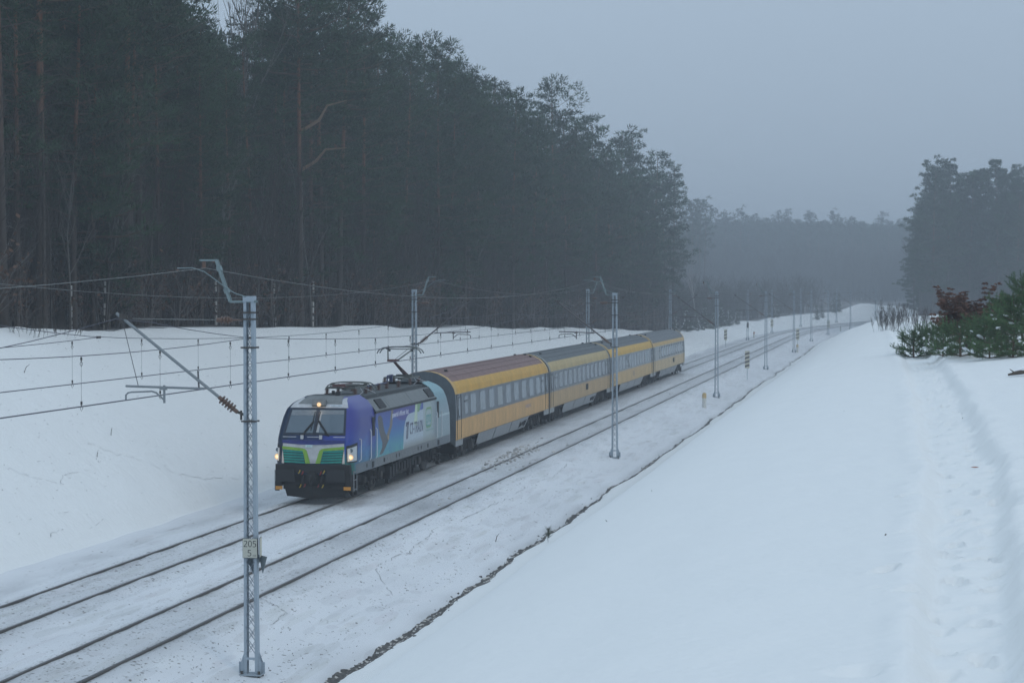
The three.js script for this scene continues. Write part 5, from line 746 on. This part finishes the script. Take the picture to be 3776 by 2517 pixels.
// wires: messenger, stitch wire, contact wire and droppers of each track
const unitDrop = (() => { const b = new MB(); b.cyl(V(0, 0, 0), V(0, 1, 0), 1, 5); return b.geo(false); })(), clampGeo = (() => { const b = new MB(); b.box(0, 0, 0, 0.032, 0.07, 0.032); b.tube([V(0, -0.04, 0), V(0.03, -0.1, 0), V(0, -0.16, 0), V(-0.03, -0.1, 0), V(0, -0.04, 0)], 0.006, 4); return b.geo(false); })();
function catenary(label, Wc, st) {
  const o = thing('overhead_line', label, 'overhead wires'), mess = new MB(), con = new MB(), sti = new MB();
  const S = [st[0] - 60.3, ...st, st[st.length - 1] + 60], yM = (u) => { for (let i = 0; i + 1 < S.length; i++) if (u >= S[i] && u <= S[i + 1]) { const a = u - S[i], b = S[i + 1] - u, J = 9.2; if (a < J) return lerp(7.0, 6.34, a / J) - 0.05 * Math.sin(Math.PI * a / J); if (b < J) return lerp(7.0, 6.34, b / J) - 0.05 * Math.sin(Math.PI * b / J); const t = (a - J) / (a + b - 2 * J); return 6.34 - 0.34 * 4 * t * (1 - t); } return 6.2; };
  const yS = (du) => 6.34 - 0.12 * (1 - (du / 9.2) ** 2);
  const run = (b, u0, u1, step, y, W, r) => { const pts = []; for (let u = u0; u < u1 + step * 0.5; u += step) { const q = Math.min(u, u1); pts.push(at(q, W, y(q))); } b.tube(pts, r, 5, undefined, false); };
  const end = S[S.length - 1];
  run(mess, S[0], end, 2.3, yM, Wc, 0.009); mess.build('messenger_wire', wireMat, o);
  for (const d of [-0.03, 0.03]) { const c = new MB(); run(c, S[0], end, 12, () => 5.2, Wc + d, 0.009); c.build('contact_wire', wireMat, o); }
  for (const s of st) { const b = new MB(); run(b, s - 9.2, s + 9.2, 1.15, (u) => yS(u - s), Wc, 0.009); b.build('stitch_wire', wireMat, o); for (const e of [-9.2, 9.2]) if (s < 200) { const c = new MB(), p = at(s + e, Wc, 6.34); c.box(p.x, p.y, p.z, 0.05, 0.06, 0.22); c.build('wire_clamp', darkIron, o); } }
  for (let i = 0; i + 1 < S.length && S[i] < 300; i++) {
    const L = S[i + 1] - S[i], list = [2.2, 7.2, 12.2, 17, 21.8, 26.6, 31.4, 36.2, 41, 45.8, 50.6, 55.6].map((d) => d * L / 58);
    for (const d of list) {
      const u = S[i] + d; if (u < 28) continue;
      const near = d < 9.2 ? d : L - d < 9.2 ? L - d : -1, y1 = near >= 0 ? yS(near) : yM(u), p = at(u, Wc, 5.21), m = put('dropper', unitDrop, dropMat, o);
      m.position.copy(p); m.scale.set(0.0036, y1 - 5.21, 0.0036);
      if (u < 150) for (const y of [5.27, y1 - 0.06]) { const c = put('dropper_clamp', clampGeo, darkIron, o); c.position.set(p.x, y, p.z); }
    }
  }
  return o;
}
catenary('overhead wires above the empty nearer track', 16.26, stationsR.map((s) => s[0]));
catenary('overhead wires above the train and its track', 20.32, stationsL.map((s) => s[0]));
for (const [st, W0, label] of [[stationsR, -1.0, 'feeder cable slung between the brackets of the nearer masts'], [stationsL, 1.0, 'feeder cable slung between the brackets of the masts behind the train']]) {
  const b = new MB(), pts = [], S = [[st[0][0] - 60, st[0][1]], ...st];
  for (let i = 0; i + 1 < S.length; i++) for (let k = 0; k < 14; k++) { const t = k / 14, u = lerp(S[i][0], S[i + 1][0], t), W = lerp(S[i][1], S[i + 1][1], t) - W0; pts.push(at(u, W, 8.03 - 0.75 * 4 * t * (1 - t))); }
  b.tube(pts, 0.008, 5, undefined, false); tag(b.build('feeder_cable', aluWire), label, 'cable');
}
// ---------- signs and posts ----------
function plate(w, h, draw, px = 256) { return new THREE.MeshStandardMaterial({ roughness: 0.55, map: canvasTex(Math.round(px * w / h), px, draw) }); }
{ // number plate on the nearest mast, with a second one round the corner and the backs of two triangles
  const [u, W] = stationsR[0], P = at(u, W), yb = ground(u, W), cream = std(0.52, 0.50, 0.40, 0.6), black = std(0.02, 0.02, 0.02, 0.6), gr = std(0.16, 0.19, 0.20, 0.6);
  const o = thing('number_plate', 'cream plate with black figures 205 over 5 on the nearest mast', 'sign', [P.x, 2.1, P.z + 0.12]);
  const b = new MB(); b.box(0, 0, 0, 0.325, 0.415, 0.012); b.build('board', black, o);
  const f = put('face', new THREE.PlaneGeometry(0.315, 0.405), plate(0.315, 0.405, (g, w, h) => { g.fillStyle = '#b4b5aa'; g.fillRect(0, 0, w, h); g.fillStyle = '#1a1d20'; g.textAlign = 'center'; g.textBaseline = 'middle'; g.font = '118px sans-serif'; g.fillText('205', w / 2, h * 0.27, w * 0.93); g.fillText('5', w * 0.46, h * 0.75); g.font = '36px sans-serif'; g.fillText('-44', w * 0.79, h * 0.88); }), o); f.position.z = 0.0075;
  const o2 = thing('number_plate', 'second plate seen almost edge-on beside the 205 plate', 'sign', [P.x + 0.20, 2.12, P.z + 0.02], 1.74); const b2 = new MB(); b2.box(0, 0, 0, 0.325, 0.415, 0.014); b2.build('board', gr, o2); const f2 = put('face', new THREE.PlaneGeometry(0.315, 0.405), std(0.52, 0.50, 0.40, 0.6), o2); f2.position.z = 0.009;
  for (const [x, y, z, ry, label] of [[0.0, 1.73, -0.14, Math.PI, 'grey back of a downward triangle sign behind the lattice below the number plate'], [0.24, 1.76, 0, 2.3, 'grey triangle sign back sticking out right of the nearest mast below its plate']]) {
    const t = thing('triangle_sign', label, 'sign', [P.x + x, y, P.z + z], ry), s = new THREE.Shape([[-0.2, 0.17], [0.2, 0.17], [0, -0.2]].map(([a, c]) => new THREE.Vector2(a, c))), g = new THREE.ExtrudeGeometry(s, { depth: 0.012, bevelEnabled: false }); put('plate', g, gr, t);
  }
}
const creamM = std(0.56, 0.54, 0.45, 0.7), stripeM = std(0.035, 0.035, 0.045, 0.7);
function stripedBoard(px, py, n, h, w, label, pole = true, dy = 0, Wf) {
  const [u, W] = Wf ? [uAtX(px, Wf, 380, 640), Wf] : pick(px, py), y = ground(u, W), p = at(u, W), o = thing('striped_board', label, 'sign', [p.x, y, p.z], heading(u), 'white boards with dark slanting stripes beside the line'), y0 = pole ? 1.05 + dy : dy;
  const b = new MB(); b.box(0, y0 + h / 2, 0, w, h, 0.03); b.build('board', creamM, o);
  for (let k = 0; k < n; k++) { const yc = y0 + h * (k + 0.62) / (n + 0.35), q = [V(-w / 2, yc - 0.13, 0.019), V(w / 2, yc + 0.01, 0.019), V(w / 2, yc + 0.16, 0.019), V(-w / 2, yc + 0.02, 0.019)], s = new MB(); s.quad(...q); s.build('stripe', stripeM, o); }
  if (pole) { const c = new MB(); c.cyl(V(0, -0.3, -0.03), V(0, y0 + h * 0.8, -0.03), 0.03, 7); c.build('pole', galv, o); }
  return o;
}
stripedBoard(2755.6, 1400.5, 4, 1.6, 0.42, 'tall white board with four dark slanting stripes on a pole by the ditch');
stripedBoard(2942, 1297, 3, 1.5, 0.42, 'white board with three slanting stripes above the second orange-topped post', true, 0.55);
stripedBoard(2676, 1281.6, 3, 1.5, 0.42, 'striped board on a pole left of the tracks, just beyond the last coach');
stripedBoard(2847, 1229, 2, 1.4, 0.5, 'striped board hung on the twin mast left of the bend', false, 1.2);
stripedBoard(3055, 1233, 2, 1.4, 0.5, 'small two-stripe board on a far mast right of the bend', false, 1.2);
stripedBoard(3220, 1182, 1, 1.1, 0.5, 'pale one-stripe board where the far rails vanish behind the snow', false, 0.1, 13.6);
const postM = std(0.60, 0.60, 0.57, 0.8);
function markerPost(px, py, top, label) {
  const [u, W, y] = pick(px, py), p = at(u, W), o = thing('marker_post', label, 'post', [p.x, y - 0.03, p.z], heading(u), 'short white marker posts beside the line');
  const b = new MB(); b.tube([V(0, -0.1, 0), V(0, 0.72, 0)], 0.145, 12); b.build('shaft', postM, o);
  const c = new MB(); c.tube([V(0, 0.72, 0), V(0, 0.98, 0)], 0.148, 12); c.tube([V(0, 0.98, 0), V(0, 1.08, 0)], [0.146, 0.09], 12); c.build('coloured_top', std(...top, 0.8), o);
  return o;
}
markerPost(2597.4, 1504, [0.55, 0.40, 0.20], 'white concrete post with ochre top beside the third near-side mast');
markerPost(2941, 1299, [0.55, 0.42, 0.25], 'white post with ochre top below the second striped board');
markerPost(2781, 1246, [0.40, 0.18, 0.14], 'white post with reddish top on the left side of the bend');
markerPost(3100, 1222, [0.58, 0.57, 0.54], 'plain pale post standing far along the right of the bend');
{ const u = uAtX(3247, 12.6, 380, 640), W = 12.6, y = ground(u, W), p = at(u, W), o = thing('dark_post', 'dark upright post next to the last faint mast on the bend', 'post', [p.x, y, p.z]); const b = new MB(); b.box(0, 1.6, 0, 0.4, 3.6, 0.4); b.build('shaft', std(0.05, 0.045, 0.045, 0.9), o); const c = new MB(); c.box(0, 3.44, 0, 0.5, 0.12, 0.5); c.build('cap', std(0.05, 0.045, 0.045, 0.9), o); }
// ---------- bushes and small things on the near side ----------
const bushMat = new THREE.MeshStandardMaterial({ color: rgb(1, 1, 1), roughness: 0.8, vertexColors: true });
function youngPine(seed, H, o = {}) {                     // whorls of branches that sweep up, each shoot a bottle-brush of needles, upright leaders
  const r = rand(seed), root = new THREE.Group(), wood = new MB(), nd = new MB(), snow = new MB(); root.name = 'young_pine';
  const brush = (a, b, n, len, k0) => { const d = V().subVectors(b, a), L = d.length(); d.normalize(); for (let i = 0; i < n; i++) { const t = i / n, c = a.clone().lerp(b, t), q = V(r() * 2 - 1, r() * 2 - 1, r() * 2 - 1).normalize().addScaledVector(d, 0.75).normalize(), s = V().crossVectors(q, V(r() - 0.5, r() - 0.5, r() - 0.5)).normalize().multiplyScalar(0.006 + 0.005 * r()), k = k0 * (0.65 + 0.7 * r()), y = 1 + 0.5 * (r() - 0.35); nd.tri(c.clone().sub(s), c.clone().add(s), c.clone().addScaledVector(q, len * (0.7 + 0.5 * r())), [0.058 * k * y, 0.124 * k, 0.044 * k]); } };
  wood.tube([V(0, -0.2, 0), V(0.05 * (r() - 0.5), H * 0.5, 0.05), V(0, H, 0)], [0.045, 0.03, 0.012], 6, [0.16, 0.11, 0.07]);
  brush(V(0, H * 0.75, 0), V(0, H + 0.08, 0), 120, 0.11, 1);
  const tiers = Math.max(4, Math.round(H / 0.3));
  for (let t = 0; t < tiers; t++) {
    const y = 0.08 + (H - 0.25) * t / tiers, n = 6 + Math.floor(r() * 3), reach = (o.wide ?? 0.95) * Math.pow(1 - t / tiers, 0.7) + 0.18;
    for (let i = 0; i < n; i++) {
      const a = i / n * 6.283 + t * 0.9 + r() * 0.7, L = reach * (0.75 + 0.45 * r()), p0 = V(0, y, 0), p1 = V(Math.cos(a) * L * 0.55, y + 0.08 + 0.06 * r() - (t < 2 ? 0.05 : 0), Math.sin(a) * L * 0.55), p2 = V(Math.cos(a) * L, y + 0.22 + 0.2 * r() - (t < 2 ? 0.12 : 0), Math.sin(a) * L), k = 0.7 + 0.6 * r();
      wood.tube([p0, p1, p2], [0.014, 0.010, 0.005], 4, [0.14, 0.10, 0.06], false);
      brush(p0.clone().lerp(p1, 0.5), p1, 30, 0.10, k * 0.8); brush(p1, p2, 52, 0.11, k);
      for (let q = 0; q < 4; q++) { const e = 0.35 + 0.6 * r(), s0 = e < 0.55 ? p0.clone().lerp(p1, e / 0.55) : p1.clone().lerp(p2, (e - 0.55) / 0.45), sa = a + (r() - 0.5) * 2.2, sl = 0.16 + 0.24 * r() * L, s1 = s0.clone().add(V(Math.cos(sa) * sl, 0.06 + 0.18 * r(), Math.sin(sa) * sl)); wood.tube([s0, s1], [0.006, 0.003], 3, [0.14, 0.10, 0.06], false); brush(s0, s1, 30, 0.10, k * (0.85 + 0.4 * r())); }
      if (r() < 0.6) brush(p2, p2.clone().add(V(0, 0.16 + 0.14 * r(), 0)), 34, 0.085, k * 1.15);      // upright candle
      if (r() < (o.snow ?? 0.2) && t < tiers - 2) { const c = p1.clone().lerp(p2, r()), w = 0.035 + 0.08 * r(); const g = new THREE.IcosahedronGeometry(1, 2), P = g.attributes.position; for (let v = 0; v < P.count; v += 3) for (let z = 0; z < 3; z++) { } const M4 = new THREE.Matrix4().compose(c.add(V(0, 0.06, 0)), new THREE.Quaternion().setFromEuler(new THREE.Euler(r() * 0.5, a, r() * 0.5)), V(w * 1.5, w * 0.55, w)); const N = g.attributes.normal, nm = new THREE.Matrix3().getNormalMatrix(M4); for (let v = 0; v < P.count; v++) { const w0 = V().fromBufferAttribute(P, v), q1 = 1 + 0.5 * vnoise(w0.x * 3 + t, w0.z * 3 + i) ; w0.multiplyScalar(q1).applyMatrix4(M4); const n0 = V().fromBufferAttribute(N, v).applyMatrix3(nm).normalize(); snow.v(w0, n0, w0.x, w0.z); } }
    }
  }
  wood.build('stem', barkMat, root); nd.build('needles', bushMat, root); if (snow.p.length) tag(snow.build('snow_clumps', snowCapMat, root), null, null, null, 'stuff');
  root.userData.H = H; return root;
}
{
  const protos = [youngPine(5, 2.3), youngPine(17, 1.6, { wide: 0.85, snow: 0.26 }), youngPine(29, 1.1, { wide: 0.75, snow: 0.28 }), youngPine(43, 2.7, { wide: 1.1, snow: 0.14 })];
  const G = 'young pines massed at the right edge beside the trodden path';
  const list = [[3372, 1318, 2, 0.75, 'lowest leftmost young pine, its dark lower twigs resting on the snow'], [3420, 1308, 2, 0.85, 'small young pine with two upright leaders near the left end of the pine thicket'], [3478, 1312, 1, 0.6, 'bushy young pine left of the middle of the thicket'], [3520, 1290, 1, 0.72, 'young pine with a tall candle-like leader in the thicket'], [3545, 1318, 2, 0.85, 'low snow-patched young pine at the front of the thicket'], [3600, 1305, 1, 0.68, 'young pine in front of the brown-leaved beech'], [3650, 1322, 1, 0.7, 'snow-dotted young pine on the front edge right of the beech'], [3690, 1300, 0, 0.7, 'tall young pine with upright shoots right of the brown beech'], [3735, 1318, 0, 0.72, 'broad young pine with a large snow pad, at the right picture edge'], [3772, 1290, 3, 0.76, 'tallest young pine, cut by the right picture edge'], [3810, 1310, 3, 0.74, 'young pine just outside the right picture edge']];
  const r = rand(3);
  for (const [px, py, k, s, label] of list) { const [u, W, y] = pick(px, py), p = at(u, W); copyOf(protos[k], [p.x, y - 0.05, p.z], r() * 6.28, label, 'young pine', G, s); }
  const [u, W, y] = pick(3606, 1276), p = at(u + 0.5, W, y), b = makeBare('beech_bush', 12, { stems: 9, clump: 0.55, H: 2.9, R: 0.022, depth: 2, kids: 7, fork: 0.2, spread: 0.55, thin: 0.006, first: 0.45, up: 0.12, leaves: 42, leafSize: 0.06, leafCol: [0.13, 0.058, 0.034], col: [0.10, 0.07, 0.055] });
  b.name = numbered('beech_bush'); b.position.copy(p).y -= 0.1; b.scale.set(1.25, 0.56, 1.25); tag(b, 'beech bush with withered red-brown leaves rising behind the young pines', 'bush'); scene.add(b);
  const shrub = (name, seed, px, py, h, label, more = {}) => { const [u2, W2, y2] = pick(px, py), q = at(u2, W2, y2), o = makeBare(name, seed, { stems: 34, clump: 0.7, H: h * 0.66, R: 0.006, depth: 3, kids: 5, fork: 0.25, spread: 0.4, thin: 0.004, first: 0.4, up: 0.15, col: [0.15, 0.14, 0.14], ...more }); o.name = numbered(name); o.position.copy(q); o.rotation.y = seed; tag(o, label, 'bush', px > 3000 ? 'leafless shrubs by the far end of the path' : 'dark scrub on the crest of the far bank'); scene.add(o); };
  shrub('bare_shrub', 3, 3293, 1222, 1.9, 'leafless shrub with dense upright twigs at the far end of the path');
  shrub('bare_shrub', 8, 3262, 1217, 1.0, 'low thin leafless shrub left of the dense upright one', { stems: 10, spread: 0.6 });
  shrub('bare_shrub', 14, 3372, 1214, 1.4, 'thin leafless shrub right of the dense upright one', { stems: 14, clump: 1.0 });
  shrub('bare_shrub', 27, 3430, 1216, 1.5, 'leafless shrub half hidden behind the young pine thicket', { stems: 18, clump: 1.2 });
  shrub('bare_shrub', 33, 95, 1236, 1.2, 'low dark scrub poking out of the snow crest at the left edge', { stems: 16, clump: 1.1, spread: 0.7, col: [0.07, 0.06, 0.05] });
  shrub('bare_shrub', 38, 215, 1232, 0.9, 'low dark scrub on the snow crest left of the cantilever tip', { stems: 14, clump: 1.4, spread: 0.7, col: [0.07, 0.06, 0.05] });
}
{ // young snow-dusted conifers on the far bank, past the wood
  const spots = [[2505, 1226, 0.55], [2545, 1224, 0.75], [2580, 1219, 0.62], [2612, 1215, 0.8], [2645, 1211, 0.6], [2672, 1205, 0.78], [2700, 1201, 0.66], [2728, 1196, 0.55], [2478, 1218, 0.8], [2858, 1170, 0.75], [2875, 1168, 0.6], [3022, 1178, 0.6], [3040, 1172, 0.5], [3088, 1155, 0.9], [3102, 1150, 0.8]];
  const words = ['at the right end of the last coach roof', 'next beyond the last coach', 'low in the snowy thicket', 'tallest in the snowy thicket', 'middle of the snowy thicket', 'right of the thicket middle', 'near the thicket right end', 'last at the thicket right end', 'behind the thicket near the birch', 'beside the twin mast', 'right of the twin mast', 'standing alone on the far snow', 'close right of the lone one', 'by the far dark mast', 'at the foot of the far snow hill'];
  const r = rand(66);
  spots.forEach(([px, py, s], i) => { const [u, W] = pick(px, py + 2); copyOf(spruce, stand(u, W + 0.6, -0.2), r() * 6, 'small snow-dusted conifer ' + words[i], 'young conifer', 'small conifers on the far snow beyond the dark wood', s); });
}
{ // lumps of dirty frozen snow between the near rails
  const r = rand(90), b = new MB(), m = new THREE.MeshStandardMaterial({ color: rgb(1, 1, 1), roughness: 0.95, vertexColors: true });
  for (let i = 0; i < 240; i++) { const c = r() < 0.75, px = c ? 1900 + (r() + r() - 1) * 130 : 1600 + 900 * r(), py = c ? 1680 - (px - 1900) * 0.42 + (r() - 0.5) * 45 : 2649 - 0.462 * px - 20 + (r() - 0.5) * 70; const [u, W] = pick(px, py); if (W < 15.7 || W > 19.2) continue; const h = 0.02 + 0.075 * r() * r() * r(), p = at(u, W, ground(u, W)), k = 0.22 + 0.35 * r(); b.col = [k, k * 0.98, k * 0.95]; b.box(p.x, p.y + h * 0.3, p.z, h * 2.2, h * 1.2, h * 2.6, r() * 0.6, r() * 3, r() * 0.6); }
  tag(b.build('snow_lumps', m), 'lumps of dirty frozen snow scattered between the nearer rails', 'snow lumps', null, 'stuff');
}
const twig = std(0.09, 0.075, 0.06, 1);
{ const [u, W, y] = pick(2022, 1998), p = at(u, W), o = thing('pine_seedling', 'tiny pine seedling sticking out of the snow beside the bare ditch', 'seedling', [p.x, y, p.z]), b = new MB(), n = new MB(), r = rand(2); b.tube([V(0, -0.05, 0), V(-0.03, 0.2, 0), V(0.02, 0.42, 0)], [0.008, 0.006, 0.004], 4); b.build('stem', twig, o); for (let i = 0; i < 90; i++) { const t = 0.3 + 0.7 * r(), c = V(0, 0.42 * t, 0), a = r() * 6.3, q = V(Math.cos(a) * 0.2 * (1.1 - t * 0.4), 0.10 + 0.12 * r(), Math.sin(a) * 0.2), s = V(0.006, 0, 0.006); n.col = [0.07, 0.085, 0.05]; n.tri(c.clone().sub(s), c.clone().add(s), c.clone().add(q)); } n.build('needles', bushMat, o); }
for (const [px, py, dx, dy, dz, label] of [[1826, 1996, 0.12, 0.26, -0.1, 'short dark stick poking from the snow between near rail and ditch'], [408, 1606, 0.05, 0.28, 0, 'thin twig poking out of the far bank left of the nearest mast'], [86, 1376, 0.25, 0.3, 0, 'leaning twig on the upper far bank near the left edge'], [357, 1690, 0.05, 0.22, 0.05, 'small twig low on the far bank beside a snow crack']]) { const [u, W, y] = pick(px, py), p = at(u, W), o = thing('stick', label, 'stick', [p.x, y, p.z]), b = new MB(); b.tube([V(0, -0.08, 0), V(dx * 0.4, dy * 0.6, dz * 0.5), V(dx, dy, dz)], [0.016, 0.012, 0.005], 5); b.build('shaft', twig, o); const c = new MB(); c.tube([V(dx * 0.4, dy * 0.6, dz * 0.5), V(dx * 0.4 + 0.05, dy * 0.8, dz * 0.5 + 0.04)], [0.008, 0.003], 4); c.build('spur', twig, o); }
{ const [u, W, y] = pick(3595, 1728), p = at(u, W), s = new THREE.Shape(); s.moveTo(-0.045, 0); s.quadraticCurveTo(0, 0.022, 0.05, 0.006); s.quadraticCurveTo(0.01, -0.018, -0.045, 0); const g = new THREE.ExtrudeGeometry(s, { depth: 0.002, bevelEnabled: false }); const o = put('fallen_leaf', g, std(0.30, 0.10, 0.05, 0.9)); o.position.set(p.x, y + 0.012, p.z); o.rotation.set(-1.2, 0.15, 0.3); tag(o, 'single reddish dead leaf lying in the trodden path', 'leaf'); }
{ const [u, W, y] = pick(3764, 1386), p = at(u, W), o = thing('fallen_branch', 'snow-capped dark branch end at the right picture edge below the pines', 'branch', [p.x, y, p.z]), b = new MB(), c = new MB(); b.tube([V(-0.25, 0.02, 0), V(0, 0.08, 0.02), V(0.3, 0.13, -0.05)], [0.02, 0.05, 0.06], 7); b.tube([V(-0.1, 0.05, 0), V(-0.22, 0.14, 0.05)], [0.02, 0.006], 5); b.build('wood', twig, o); c.tube([V(-0.12, 0.10, 0), V(0.05, 0.145, 0.02), V(0.3, 0.2, -0.05)], [0.015, 0.045, 0.05], 8); c.build('snow_cap', snowCapMat, o); }
renderer.render(scene, camera);
